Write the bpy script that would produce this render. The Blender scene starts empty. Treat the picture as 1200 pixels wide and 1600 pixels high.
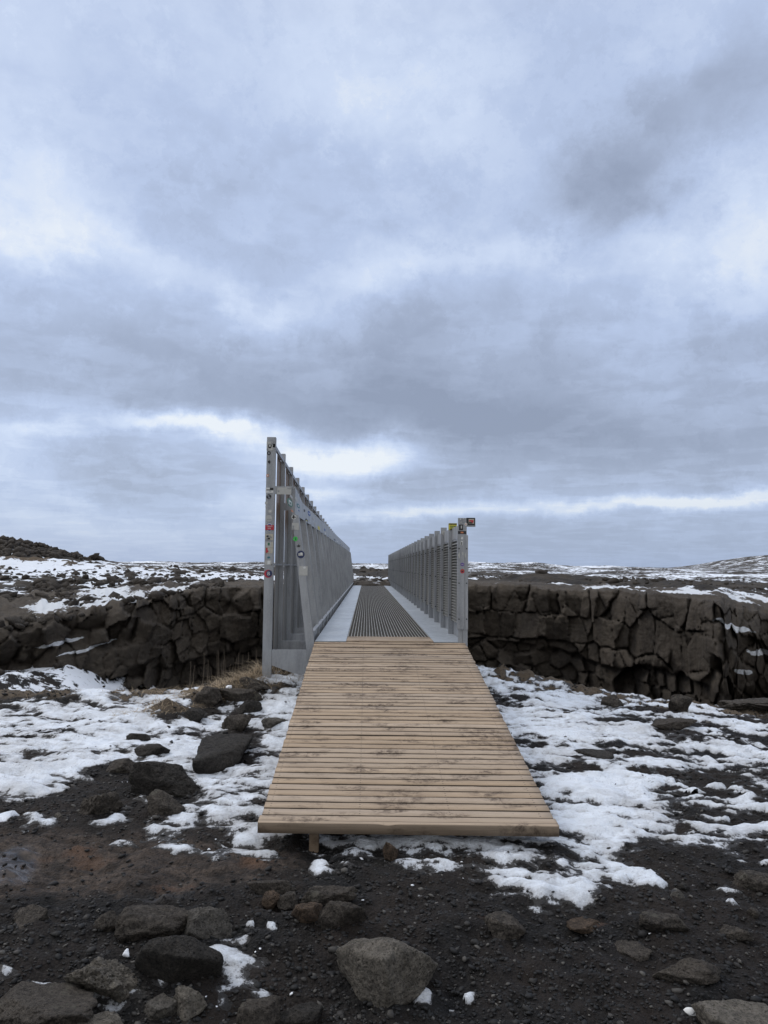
import bpy, bmesh, math, random
import numpy as np
from mathutils import Matrix, Vector
random.seed(7); rng = np.random.default_rng(7)
R = math.radians
scene = bpy.context.scene
col = scene.collection

# ------------------------------------------------------------------ camera
EYE = 1.45; DECK = 0.75; F = 1156.0
cam_d = bpy.data.cameras.new('camera'); cam = bpy.data.objects.new('camera', cam_d); col.objects.link(cam)
cam_d.sensor_fit = 'VERTICAL'; cam_d.sensor_height = 36; cam_d.sensor_width = 27; cam_d.lens = 26.0
cam_d.clip_start = 0.05; cam_d.clip_end = 20000
RM = Matrix.Rotation(R(-1.30), 4, 'Z') @ Matrix.Rotation(R(90 + 4.21), 4, 'X') @ Matrix.Rotation(R(0.55), 4, 'Z')
cam.matrix_world = Matrix.Translation((0, 0, EYE)) @ RM
scene.camera = cam
R3 = np.array(RM.to_3x3())
scene.render.resolution_x = 768; scene.render.resolution_y = 1024

def ray(u, v):
    d = R3 @ np.array([(u - 600) / F, (800 - v) / F, -1.0]); return d
def at(u, v, Y):                       # photograph position -> point at distance Y along the bridge axis
    d = ray(u, v); k = Y / d[1]; return np.array([d[0] * k, Y, EYE + d[2] * k])

# ------------------------------------------------------------------ world
SUN_EL, SUN_AZ = 42.0, -62.0           # azimuth from +Y, negative = left
w = bpy.data.worlds.new('World'); scene.world = w; w.use_nodes = True
nt = w.node_tree; nt.nodes.clear()
class NB:
    def __init__(s, nt): s.nt = nt
    def n(s, t, **k):
        o = s.nt.nodes.new(t)
        for a, b in k.items(): setattr(o, a, b)
        return o
    def l(s, a, b): s.nt.links.new(a, b)
    def put(s, sock, v):
        if hasattr(v, 'links') or hasattr(v, 'is_linked'): s.l(v, sock)
        else: sock.default_value = v
    def m(s, op, a, b=None, c=None, clamp=False):
        o = s.n('ShaderNodeMath', operation=op); o.use_clamp = clamp
        s.put(o.inputs[0], a)
        if b is not None: s.put(o.inputs[1], b)
        if c is not None: s.put(o.inputs[2], c)
        return o.outputs[0]
    def noise(s, vec, scale, detail=5, rough=.55, dist=0, out=0):
        o = s.n('ShaderNodeTexNoise'); s.l(vec, o.inputs['Vector'])
        o.inputs['Scale'].default_value = scale; o.inputs['Detail'].default_value = detail
        o.inputs['Roughness'].default_value = rough; o.inputs['Distortion'].default_value = dist
        return o.outputs[out]
    def ramp(s, fac, stops, interp='LINEAR'):
        o = s.n('ShaderNodeValToRGB'); s.put(o.inputs[0], fac); e = o.color_ramp.elements
        o.color_ramp.interpolation = interp
        while len(e) < len(stops): e.new(.5)
        for i, (p, c) in enumerate(stops):
            e[i].position = p; e[i].color = (*c, 1) if not isinstance(c, (int, float)) else (c, c, c, 1)
        return o.outputs[0]
    def mix(s, f, a, b, blend='MIX'):
        o = s.n('ShaderNodeMix', data_type='RGBA', blend_type=blend)
        s.put(o.inputs[0], f)
        for k, x in ((6, a), (7, b)):
            if isinstance(x, tuple): o.inputs[k].default_value = (*x[:3], 1)
            else: s.l(x, o.inputs[k])
        return o.outputs[2]
B = NB(nt)
tc = B.n('ShaderNodeTexCoord'); D = tc.outputs['Generated']
sep = B.n('ShaderNodeSeparateXYZ'); B.l(D, sep.inputs[0])
zc = B.m('ADD', B.m('MAXIMUM', sep.outputs[2], 0.0), 0.085)
pl = B.n('ShaderNodeCombineXYZ'); B.l(B.m('DIVIDE', sep.outputs[0], zc), pl.inputs[0]); B.l(B.m('DIVIDE', sep.outputs[1], zc), pl.inputs[1])
# ragged cloud edges: warp the direction by layered noise before placing the cloud banks
wn = B.n('ShaderNodeTexNoise'); B.l(D, wn.inputs['Vector']); wn.inputs['Scale'].default_value = 5.5; wn.inputs['Detail'].default_value = 9; wn.inputs['Roughness'].default_value = .66
ws = B.n('ShaderNodeSeparateColor'); B.l(wn.outputs['Color'], ws.inputs[0])
az = B.m('ARCTAN2', sep.outputs[0], sep.outputs[1]); el = B.m('ARCSINE', sep.outputs[2])
azw = B.m('ADD', az, B.m('MULTIPLY', B.m('SUBTRACT', ws.outputs[0], .5), .20))
elw = B.m('ADD', el, B.m('MULTIPLY', B.m('SUBTRACT', ws.outputs[1], .5), B.m('ADD', .05, B.m('MULTIPLY', B.m('MAXIMUM', el, 0.0), .28))))
# cloud banks: u, v (of the photograph), half widths, tilt, brightness
BL = [(40, 370, 170, 26, 14, .40), (280, 432, 200, 20, 16, .30), (560, 455, 120, 32, -18, .34), (690, 385, 90, 20, -12, .28),
      (690, 190, 150, 50, 20, .16), (480, 140, 220, 60, 5, .08), (640, 80, 120, 70, 60, .06), (520, 30, 60, 60, 40, .16),
      (1130, 300, 90, 60, -35, .55), (1190, 380, 120, 45, 0, .40), (870, 400, 90, 30, 30, .22), (20, 240, 70, 50, 20, .25), (110, 300, 60, 40, 30, .20),
      (250, 300, 150, 38, 8, -.16), (580, 300, 150, 40, 3, -.13), (970, 275, 62, 50, 35, -.66), (1140, 190, 110, 52, -12, -.52), (1090, 340, 40, 30, 0, -.28),
      (230, 590, 380, 60, 2, -.30), (700, 500, 150, 60, -10, -.20), (760, 620, 330, 90, 5, -.32), (920, 690, 260, 45, 8, -.30), (1180, 560, 160, 120, 0, -.20), (980, 560, 90, 40, 30, .10), (1180, 470, 60, 30, 0, .12),
      (640, 660, 170, 40, 0, -.26),
      (300, 668, 108, 13, 3, .88), (60, 672, 80, 10, -4, .40), (20, 715, 50, 22, 0, .30), (540, 718, 92, 24, -6, .98), (400, 700, 90, 16, 8, .55), (505, 772, 50, 11, 0, .70), (380, 792, 55, 20, 5, .50),
      (80, 810, 190, 16, 5, .26), (110, 770, 60, 10, 15, .22), (250, 760, 120, 34, 5, -.26), (120, 720, 40, 10, 0, -.1),
      (950, 787, 300, 9, -3, .66), (1130, 780, 130, 8, -3, .55), (650, 805, 130, 7, 0, .45), (760, 760, 120, 12, 0, -.10),
      (250, 850, 380, 26, 0, .16), (950, 850, 380, 40, 0, -.30), (640, 765, 120, 18, 0, -.25), (720, 850, 180, 22, 0, -.12)]
field = B.m('MULTIPLY', B.m('SUBTRACT', B.noise(pl.outputs[0], 1.1, 10, .60, .3), .5), .26)
field = B.m('ADD', field, B.m('MULTIPLY', B.m('SUBTRACT', B.noise(D, 7, 10, .62, .2), .5), .30))
crisp = B.n('ShaderNodeMapRange', interpolation_type='SMOOTHSTEP'); B.l(B.noise(pl.outputs[0], 2.3, 11, .58, .15), crisp.inputs[0]); crisp.inputs[1].default_value = .46; crisp.inputs[2].default_value = .58; crisp.inputs[3].default_value = -.046; crisp.inputs[4].default_value = .046
crisp2 = B.n('ShaderNodeMapRange', interpolation_type='SMOOTHSTEP'); B.l(B.noise(wn.outputs['Color'], 4.2, 6, .6), crisp2.inputs[0]); crisp2.inputs[1].default_value = .47; crisp2.inputs[2].default_value = .55; crisp2.inputs[3].default_value = -.022; crisp2.inputs[4].default_value = .022
field = B.m('ADD', field, B.m('ADD', crisp.outputs[0], crisp2.outputs[0]))
field = B.m('ADD', field, B.m('ADD', .485, B.m('MULTIPLY', B.m('MINIMUM', B.m('MAXIMUM', B.m('SUBTRACT', el, .25), 0.0), .3), .22)))
field = B.m('ADD', field, B.m('MULTIPLY', B.m('SUBTRACT', B.noise(D, 21, 8, .62, .3), .5), .17))
for (u, v, ru, rv, rot, amp) in BL:
    d = ray(u, v); a0 = math.atan2(d[0], d[1]); e0 = math.atan2(d[2], math.hypot(d[0], d[1]))
    ca = math.cos(e0); c_, s_ = math.cos(R(rot)), math.sin(R(rot))   # tilt: clockwise on the photograph
    dx = B.m('MULTIPLY', B.m('SUBTRACT', azw, a0), ca); dy = B.m('SUBTRACT', elw, e0)
    p = B.m('MULTIPLY', B.m('SUBTRACT', B.m('MULTIPLY', dx, c_), B.m('MULTIPLY', dy, s_)), F * ca / ru)
    q = B.m('MULTIPLY', B.m('ADD', B.m('MULTIPLY', dx, s_), B.m('MULTIPLY', dy, c_)), F * ca / rv)
    rr = B.m('ADD', B.m('MULTIPLY', p, p), B.m('MULTIPLY', q, q))
    field = B.m('ADD', field, B.m('MULTIPLY', B.m('EXPONENT', B.m('MULTIPLY', rr, -.7)), amp * .66))
cl = B.ramp(field, [(0.0, (.27, .32, .435)), (.25, (.355, .42, .565)), (.50, (.468, .562, .768)), (.72, (.60, .695, .88)), (.95, (.80, .85, .91))])
hz = B.m('MULTIPLY', B.m('SUBTRACT', 1.0, B.m('MINIMUM', B.m('MULTIPLY', B.m('MAXIMUM', el, 0.0), 9.0), 1.0)), .62)
cl = B.mix(hz, cl, (.335, .43, .62))
# unseen sky overhead and behind: paler, warmer cloud added to light the scene
bw = B.m('MAXIMUM', B.m('MULTIPLY', B.m('SUBTRACT', sep.outputs[2], .60), 2.2, clamp=True), B.m('MULTIPLY', B.m('SUBTRACT', -.05, sep.outputs[1]), 2.0, clamp=True))
cl = B.mix(bw, cl, (.76, .77, .79))
up = B.m('ADD', 1.0, B.m('MULTIPLY', B.m('MAXIMUM', B.m('SUBTRACT', sep.outputs[2], .62), 0.0), 2.6))   # unseen zenith brightened to add light from above
vm = B.n('ShaderNodeVectorMath', operation='SCALE'); B.l(cl, vm.inputs[0]); B.l(B.m('MULTIPLY', up, 10.0), vm.inputs['Scale'])
sky = B.n('ShaderNodeTexSky', sky_type='NISHITA'); sky.sun_disc = False
sky.sun_elevation = R(SUN_EL); sky.sun_rotation = R(SUN_AZ)
mx = B.mix(.92, sky.outputs[0], vm.outputs[0])
bg = B.n('ShaderNodeBackground'); bg.inputs[1].default_value = 0.1; B.l(mx, bg.inputs[0])
wo = B.n('ShaderNodeOutputWorld'); B.l(bg.outputs[0], wo.inputs[0])

# ------------------------------------------------------------------ sun (behind cloud)
sd = bpy.data.lights.new('sun', 'SUN'); sd.energy = 1.15; sd.angle = R(24); sd.color = (1, .93, .83)
so = bpy.data.objects.new('sun', sd); col.objects.link(so)
sv = Vector((math.sin(R(SUN_AZ)) * math.cos(R(SUN_EL)), math.cos(R(SUN_AZ)) * math.cos(R(SUN_EL)), math.sin(R(SUN_EL))))
so.rotation_euler = sv.to_track_quat('Z', 'Y').to_euler()
scene.view_settings.view_transform = 'Standard'; scene.view_settings.look = 'None'
scene.view_settings.exposure = 0.10; scene.view_settings.gamma = 1.0

# ------------------------------------------------------------------ numpy noise
_G = np.array([(1,1,0),(-1,1,0),(1,-1,0),(-1,-1,0),(1,0,1),(-1,0,1),(1,0,-1),(-1,0,-1),(0,1,1),(0,-1,1),(0,1,-1),(0,-1,-1),(1,1,0),(-1,1,0),(0,-1,1),(0,-1,-1)], float)
def pn(x, y, z=0.0):
    x, y, z = np.broadcast_arrays(np.asarray(x, float), np.asarray(y, float), np.asarray(z, float))
    xi, yi, zi = np.floor(x).astype(np.int64), np.floor(y).astype(np.int64), np.floor(z).astype(np.int64)
    xf, yf, zf = x - xi, y - yi, z - zi
    fu = lambda t: t * t * t * (t * (t * 6 - 15) + 10)
    U, V, W = fu(xf), fu(yf), fu(zf); out = 0
    for i in (0, 1):
        for j in (0, 1):
            for k in (0, 1):
                h = ((xi + i) * 73856093) ^ ((yi + j) * 19349663) ^ ((zi + k) * 83492791)
                h = ((h ^ (h >> 13)) * 1274126177) & 0x7fffffff; h = (h ^ (h >> 15)) & 15
                g = _G[h]
                out = out + (U if i else 1 - U) * (V if j else 1 - V) * (W if k else 1 - W) * (g[..., 0] * (xf - i) + g[..., 1] * (yf - j) + g[..., 2] * (zf - k))
    return out
def fbm(x, y, z=0.0, o=4, lac=2.03, g=.5):
    s, a = 0, 1.0
    for i in range(o):
        s = s + a * pn(x, y, z + i * 7.31 if np.isscalar(z) else z); x, y, a = x * lac, y * lac, a * g
        if not np.isscalar(z): z = z * lac
    return s
def sstep(a, b, x):
    t = np.clip((x - a) / (b - a), 0, 1); return t * t * (3 - 2 * t)
def gs(x, y, cx, cy, sx, sy, rot=0):
    c, s = math.cos(R(rot)), math.sin(R(rot)); dx, dy = x - cx, y - cy
    return np.exp(-((dx * c + dy * s) / sx) ** 2 - ((-dx * s + dy * c) / sy) ** 2)

# ------------------------------------------------------------------ helpers
def tag(o, label=None, cat=None, group=None, kind=None):
    if label: o['label'] = label
    if cat: o['category'] = cat
    if group: o['group'] = group
    if kind: o['kind'] = kind
    return o
def npmesh(name, V, Fc, mat=None, parent=None, smooth=False, attrs=None, loc=None):
    me = bpy.data.meshes.new(name); V = np.asarray(V, np.float32); Fc = np.asarray(Fc, np.int32); k = Fc.shape[1]
    me.vertices.add(len(V)); me.vertices.foreach_set('co', V.ravel())
    me.loops.add(Fc.size); me.loops.foreach_set('vertex_index', Fc.ravel())
    me.polygons.add(len(Fc)); me.polygons.foreach_set('loop_start', np.arange(0, Fc.size, k, dtype=np.int32))
    me.polygons.foreach_set('loop_total', np.full(len(Fc), k, np.int32))
    if smooth: me.polygons.foreach_set('use_smooth', np.ones(len(Fc), bool))
    me.update(calc_edges=True)
    for an, av in (attrs or {}).items():
        a = me.attributes.new(an, 'FLOAT', 'POINT'); a.data.foreach_set('value', np.asarray(av, np.float32))
    if mat: me.materials.append(mat)
    o = bpy.data.objects.new(name, me); col.objects.link(o)
    if parent: o.parent = parent
    if loc is not None: o.location = loc
    return o
def grid_faces(nr, nc):
    a = np.arange(nr * nc).reshape(nr, nc)
    return np.stack([a[:-1, :-1], a[:-1, 1:], a[1:, 1:], a[1:, :-1]], -1).reshape(-1, 4)
def empty(name, loc):
    o = bpy.data.objects.new(name, None); col.objects.link(o); o.location = loc; o.empty_display_size = .1; return o
class MB:
    def __init__(s): s.v = []; s.f = []
    def hexa(s, p):                      # 8 points: bottom 4 ccw, top 4 ccw
        n = len(s.v); s.v += [tuple(map(float, q)) for q in p]
        s.f += [tuple(n + i for i in q) for q in ((0,3,2,1),(4,5,6,7),(0,1,5,4),(1,2,6,5),(2,3,7,6),(3,0,4,7))]
    def box(s, x0, x1, y0, y1, z0, z1):
        s.hexa([(x0,y0,z0),(x1,y0,z0),(x1,y1,z0),(x0,y1,z0),(x0,y0,z1),(x1,y0,z1),(x1,y1,z1),(x0,y1,z1)])
    def poly_prism(s, pts, axis, a0, a1):   # pts 2D outline, extruded along the axis
        n = len(s.v); k = len(pts)
        for a in (a0, a1):
            for p in pts:
                s.v.append({0: (a, p[0], p[1]), 1: (p[0], a, p[1]), 2: (p[0], p[1], a)}[axis])
        s.f.append(tuple(n + i for i in range(k))); s.f.append(tuple(n + k + i for i in reversed(range(k))))
        for i in range(k):
            j = (i + 1) % k; s.f.append((n + i, n + k + i, n + k + j, n + j))
    def tube(s, p0, p1, r, seg=8):
        p0, p1 = Vector(p0), Vector(p1); d = (p1 - p0).normalized(); a = d.orthogonal().normalized(); b = d.cross(a); n = len(s.v)
        for p in (p0, p1):
            for i in range(seg):
                t = 2 * math.pi * i / seg; s.v.append(tuple(p + a * r * math.cos(t) + b * r * math.sin(t)))
        for i in range(seg):
            j = (i + 1) % seg; s.f.append((n + i, n + j, n + seg + j, n + seg + i))
        s.f.append(tuple(n + i for i in reversed(range(seg)))); s.f.append(tuple(n + seg + i for i in range(seg)))
    def build(s, name, mat, parent=None, bevel=0):
        me = bpy.data.meshes.new(name); me.from_pydata(s.v, [], s.f)
        bm = bmesh.new(); bm.from_mesh(me); bmesh.ops.recalc_face_normals(bm, faces=bm.faces)
        if bevel: bmesh.ops.bevel(bm, geom=bm.edges[:], offset=bevel, segments=2, affect='EDGES', clamp_overlap=True)
        bm.to_mesh(me); bm.free()
        me.materials.append(mat); o = bpy.data.objects.new(name, me); col.objects.link(o)
        if parent: o.parent = parent
        return o
def copy_of(o, parent, loc=(0, 0, 0)):
    c = o.copy(); col.objects.link(c); c.parent = parent; c.location = loc; return c

# ------------------------------------------------------------------ materials
def mat(name):
    m = bpy.data.materials.new(name); m.use_nodes = True; b = NB(m.node_tree)
    bs = m.node_tree.nodes['Principled BSDF']; return m, b, bs
def pos(b, kind='Object'):
    return b.n('ShaderNodeTexCoord').outputs[kind]
def geo(b): return b.n('ShaderNodeNewGeometry').outputs['Position']
def attr(b, n):
    o = b.n('ShaderNodeAttribute'); o.attribute_name = n; return o.outputs['Fac']
def bump(b, bs, h, st=.5, dist=.01, prev=None):
    o = b.n('ShaderNodeBump'); o.inputs['Strength'].default_value = st; o.inputs['Distance'].default_value = dist
    b.l(h, o.inputs['Height'])
    if prev is not None: b.l(prev, o.inputs['Normal'])
    b.l(o.outputs[0], bs.inputs['Normal']); return o.outputs[0]
def vor(b, vec, scale, out='Distance', feature='F1'):
    o = b.n('ShaderNodeTexVoronoi', feature=feature); b.l(vec, o.inputs['Vector']); o.inputs['Scale'].default_value = scale; return o.outputs[out]

def rock_material(name, c0, c1, lich=0.0, rough=.92, gloss=.25):
    m, b, bs = mat(name); P = geo(b)
    n1 = b.noise(P, 3.0, 8, .62, .4); n2 = b.noise(P, 38, 6, .7)
    c = b.mix(b.ramp(n1, [(.32, 0), (.68, 1)]), c0, c1)
    c = b.mix(b.ramp(n2, [(.42, .0), (.66, .7)]), c, tuple(x * 1.8 for x in c1))
    c = b.mix(b.ramp(b.noise(P, 110, 5, .75), [(.50, 0), (.62, .75)]), c, tuple(x * .4 for x in c0))
    pits = b.ramp(vor(b, P, 70), [(.05, 0), (.32, 1)])
    c = b.mix(b.m('MULTIPLY', b.m('SUBTRACT', 1, pits), .55), c, tuple(x * .35 for x in c0))
    if lich:
        l = b.ramp(b.noise(P, 9, 6, .7), [(.60, 0), (.66, lich)]); c = b.mix(l, c, (.16, .15, .12))
    b.l(c, bs.inputs['Base Color']); bs.inputs['Roughness'].default_value = rough; bs.inputs['Specular IOR Level'].default_value = gloss
    h1 = bump(b, bs, b.noise(P, 16, 10, .74), .95, .055)
    h2 = bump(b, bs, b.noise(P, 75, 6, .75), .8, .012, h1)
    bump(b, bs, pits, .7, .007, h2)
    return m
M = {}
M['rock'] = rock_material('basalt_rock', (.036, .031, .027), (.088, .076, .064), .5)
M['rock_dark'] = rock_material('dark_basalt', (.018, .017, .016), (.048, .043, .038), .25)
M['rock_light'] = rock_material('pale_basalt', (.082, .074, .063), (.175, .157, .132), .5)
M['rock_orange'] = rock_material('rusty_basalt', (.048, .036, .028), (.100, .070, .048))
M['rock_grey'] = rock_material('grey_basalt', (.056, .052, .047), (.120, .110, .097), .5)

def cliff_mat():
    m, b, bs = mat('cliff_basalt'); P = geo(b)
    n1 = b.noise(P, .55, 6, .6, .3); n2 = b.noise(P, 6, 8, .7); ca = attr(b, 'tone')
    c = b.mix(b.ramp(n1, [(.3, 0), (.7, 1)]), (.042, .035, .029), (.125, .104, .082))
    c = b.mix(b.ramp(n2, [(.42, 0), (.75, .5)]), c, (.135, .117, .098))
    c = b.mix(b.ramp(b.noise(P, 9, 9, .78), [(.54, 0), (.64, .7)]), c, (.020, .018, .016))
    c = b.mix(b.m('MULTIPLY', attr(b, 'cell'), .45), c, (.080, .066, .052))
    c = b.mix(b.m('MULTIPLY', attr(b, 'wet'), .72), c, (.024, .021, .019))
    c = b.mix(b.m('MULTIPLY', b.m('MULTIPLY', attr(b, 'moss'), b.ramp(b.noise(P, 3, 7, .7), [(.4, 0), (.6, 1)])), .7), c, (.115, .088, .060))
    st = b.n('ShaderNodeMapping'); b.l(P, st.inputs[0]); st.inputs['Scale'].default_value = (3, 3, .35)
    streak = b.ramp(b.noise(st.outputs[0], 1.5, 5, .6), [(.52, 0), (.68, .38)])
    c = b.mix(streak, c, (.024, .021, .020))
    fr = attr(b, 'snow')
    nz = b.noise(P, 2.6, 8, .7)
    sf = b.ramp(b.m('ADD', fr, b.m('MULTIPLY', b.m('SUBTRACT', nz, .5), .8)), [(.50, 0), (.56, 1)])
    c = b.mix(sf, c, (.80, .83, .87))
    b.l(c, bs.inputs['Base Color']); bs.inputs['Roughness'].default_value = .9; bs.inputs['Specular IOR Level'].default_value = .25
    h1 = bump(b, bs, b.noise(P, 4.0, 10, .76), 1.0, .16)
    bump(b, bs, b.noise(P, 18, 6, .7), .55, .03, h1)
    return m
M['cliff'] = cliff_mat()

def ground_mat():
    m, b, bs = mat('black_gravel_soil'); P = geo(b)
    vc = vor(b, P, 85, 'Color'); vs = b.n('ShaderNodeSeparateColor'); b.l(vc, vs.inputs[0])
    c = b.mix(b.ramp(vs.outputs[0], [(0, 0), (1, 1)]), (.0035, .0034, .0036), (.012, .0112, .0106))
    c = b.mix(b.ramp(b.noise(P, 1.6, 6, .65, .5), [(.40, 0), (.72, .7)]), c, (.032, .023, .0175))
    mud = attr(b, 'mud'); mn = b.m('ADD', mud, b.m('MULTIPLY', b.m('SUBTRACT', b.noise(P, 3.6, 9, .74, .5), .5), 1.7))
    mudc = b.mix(b.ramp(b.noise(P, 7, 8, .7, .7), [(.35, 0), (.65, 1)]), (.018, .0145, .013), (.100, .076, .060))
    mudc = b.mix(b.ramp(b.noise(P, 30, 8, .78), [(.44, 0), (.60, .8)]), mudc, (.012, .010, .009))
    c = b.mix(b.ramp(mn, [(.42, 0), (.75, .92)]), c, mudc)
    red = attr(b, 'red'); rn = b.m('ADD', red, b.m('MULTIPLY', b.m('SUBTRACT', b.noise(P, 9, 7, .7), .5), 1.0))
    c = b.mix(b.ramp(rn, [(.45, 0), (.85, .8)]), c, (.115, .066, .042))
    moss = attr(b, 'moss'); ms = b.m('ADD', moss, b.m('MULTIPLY', b.m('SUBTRACT', b.noise(P, 6, 7, .7), .5), .8))
    c = b.mix(b.ramp(ms, [(.4, 0), (.65, .9)]), c, b.mix(b.noise(P, 20, 5, .7), (.04, .030, .022), (.15, .115, .078)))
    fs = attr(b, 'snow'); sn = b.m('ADD', fs, b.m('MULTIPLY', b.m('SUBTRACT', b.noise(P, 2.5, 8, .7), .5), 1.3))
    c = b.mix(b.ramp(sn, [(.50, 0), (.56, 1)]), c, (.78, .81, .86))
    b.l(c, bs.inputs['Base Color'])
    wet = attr(b, 'wet'); wn_ = b.m('ADD', wet, b.m('MULTIPLY', b.m('SUBTRACT', b.noise(P, 3.5, 5, .6), .5), .7))
    rg = b.ramp(wn_, [(.35, .85), (.62, .16)]); b.l(rg, bs.inputs['Roughness']); bs.inputs['Specular IOR Level'].default_value = .22
    h = b.m('ADD', b.m('MULTIPLY', vor(b, P, 85), -.6), b.m('MULTIPLY', b.noise(P, 35, 7, .7), 1.0))
    o = b.n('ShaderNodeBump'); o.inputs['Distance'].default_value = .014; b.l(h, o.inputs['Height'])
    b.l(b.ramp(wn_, [(.35, .9), (.62, .12)]), o.inputs['Strength']); b.l(o.outputs[0], bs.inputs['Normal'])
    return m
M['ground'] = ground_mat()

def snow_mat():
    m, b, bs = mat('old_snow'); P = geo(b); th = attr(b, 'thick')
    dirt = b.ramp(b.noise(P, 2.6, 8, .7, .6), [(.45, 0), (.74, .62)])
    c = b.mix(dirt, (.76, .81, .88), (.40, .385, .375))
    spk = b.ramp(b.noise(P, 75, 4, .75), [(.58, 0), (.66, 1)]); spm = b.ramp(b.noise(P, 2.4, 6, .7), [(.42, 0), (.60, 1)])
    c = b.mix(b.m('MULTIPLY', b.m('MULTIPLY', spk, spm), .85), c, (.06, .05, .045))
    spk2 = b.ramp(b.noise(P, 130, 3, .6), [(.68, 0), (.74, 1)])
    c = b.mix(b.m('MULTIPLY', spk2, .5), c, (.12, .10, .09))
    sm = b.n('ShaderNodeMapping'); b.l(P, sm.inputs[0]); sm.inputs['Scale'].default_value = (2.0, 7.5, 1); sm.inputs['Rotation'].default_value = (0, 0, .25)
    c = b.mix(b.ramp(b.noise(sm.outputs[0], 1.6, 8, .72, .4), [(.50, 0), (.72, .55)]), c, (.36, .355, .36))
    edge = b.m('ADD', th, b.m('MULTIPLY', b.m('SUBTRACT', b.noise(P, 38, 7, .78), .5), 1.5))
    c = b.mix(b.ramp(edge, [(.10, .85), (.75, 0)]), c, (.30, .295, .295))
    c = b.mix(b.ramp(edge, [(.16, 1), (.30, 0)]), c, (.024, .022, .021))
    b.l(c, bs.inputs['Base Color']); bs.inputs['Roughness'].default_value = .55; bs.inputs['Specular IOR Level'].default_value = .35
    h1 = bump(b, bs, b.noise(P, 10, 8, .66, .4), .75, .06)
    bump(b, bs, b.noise(P, 70, 6, .75), .6, .010, h1)
    return m
M['snow'] = snow_mat()

def far_mat():
    m, b, bs = mat('lava_plain'); P = geo(b)
    cov = attr(b, 'cover')
    mp = b.n('ShaderNodeMapping'); b.l(P, mp.inputs[0]); mp.inputs['Scale'].default_value = (1, 1, .0)
    n1 = b.noise(mp.outputs[0], .05, 12, .66, .3); n2 = b.noise(mp.outputs[0], .9, 8, .68)
    f = b.m('ADD', cov, b.m('ADD', b.m('MULTIPLY', b.m('SUBTRACT', n1, .5), 2.6), b.m('MULTIPLY', b.m('SUBTRACT', n2, .5), 2.2)))
    sf = b.ramp(f, [(.49, 0), (.54, 1)])
    rc = b.mix(b.ramp(b.noise(P, .8, 8, .65), [(.35, 0), (.65, 1)]), (.026, .024, .023), (.075, .062, .047))
    rc = b.mix(attr(b, 'moss'), rc, b.mix(b.noise(P, 2.5, 6, .7), (.045, .032, .02), (.16, .115, .07)))
    c = b.mix(sf, rc, (.78, .82, .88))
    b.l(c, bs.inputs['Base Color']); bs.inputs['Roughness'].default_value = .85; bs.inputs['Specular IOR Level'].default_value = .2
    bump(b, bs, b.noise(P, 2.2, 9, .7), .9, .25)
    return m
M['far'] = far_mat()

def metal_mat(name, c, rough=.42, metallic=.35, grime_shade=.25, rust=False, worn=0):
    m, b, bs = mat(name); P = geo(b)
    mp = b.n('ShaderNodeMapping'); b.l(P, mp.inputs[0]); mp.inputs['Scale'].default_value = (6, 6, 1.2)
    n = b.noise(mp.outputs[0], 2.2, 7, .65, .3); n2 = b.noise(P, 60, 4, .6)
    cc = b.mix(b.ramp(n, [(.40, 0), (.75, grime_shade * 2.2)]), c, tuple(x * .62 for x in c))
    cc = b.mix(b.ramp(n2, [(.45, 0), (.8, .35)]), cc, tuple(min(1, x * 1.3) for x in c))
    if rust:
        sp = b.n('ShaderNodeSeparateXYZ'); b.l(P, sp.inputs[0])
        rz = b.ramp(b.m('MULTIPLY', b.m('SUBTRACT', sp.outputs[2], DECK + .75), 1.3), [(0, 0), (1, 1)])
        rn = b.ramp(b.m('ADD', b.m('MULTIPLY', rz, .5), b.m('MULTIPLY', n, .55)), [(.42, 0), (.60, .95)])
        cc = b.mix(rn, cc, (.17, .105, .06))
    if worn:
        wm = b.n('ShaderNodeMapping'); b.l(P, wm.inputs[0]); wm.inputs['Scale'].default_value = (5, 16, 5)
        s = b.ramp(b.noise(wm.outputs[0], 2.5, 7, .7, 1.2), [(.60, 0), (.70, .5)]); cc = b.mix(s, cc, tuple(x * .45 for x in c))
        fr = b.ramp(b.noise(P, 2.2, 6, .7), [(.45, 0), (.7, .5)]); cc = b.mix(fr, cc, (.62, .66, .70))
    b.l(cc, bs.inputs['Base Color']); bs.inputs['Metallic'].default_value = metallic
    b.l(b.ramp(n, [(.3, rough - .08), (.7, rough + .18)]), bs.inputs['Roughness'])
    bump(b, bs, n2, .15, .002)
    return m
M['steel'] = metal_mat('galvanised_steel', (.335, .348, .368), grime_shade=.45)
M['steel_fin'] = metal_mat('weathered_steel_fin', (.25, .245, .235), rust=True)
M['steel_panel'] = metal_mat('steel_panel', (.34, .35, .36))
M['louvre'] = metal_mat('louvre_steel', (.19, .19, .18), .55, .2)
M['plate'] = metal_mat('frosted_deck_plate', (.42, .45, .48), .38, .25, .2, worn=1)
M['grate'] = metal_mat('grating_steel', (.40, .38, .34), .45, .3)
M['grate_x'] = metal_mat('grating_cross_bar', (.13, .12, .105), .6, .1)
M['bolt'] = metal_mat('dark_bolt', (.03, .03, .032), .5, .5)

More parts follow.
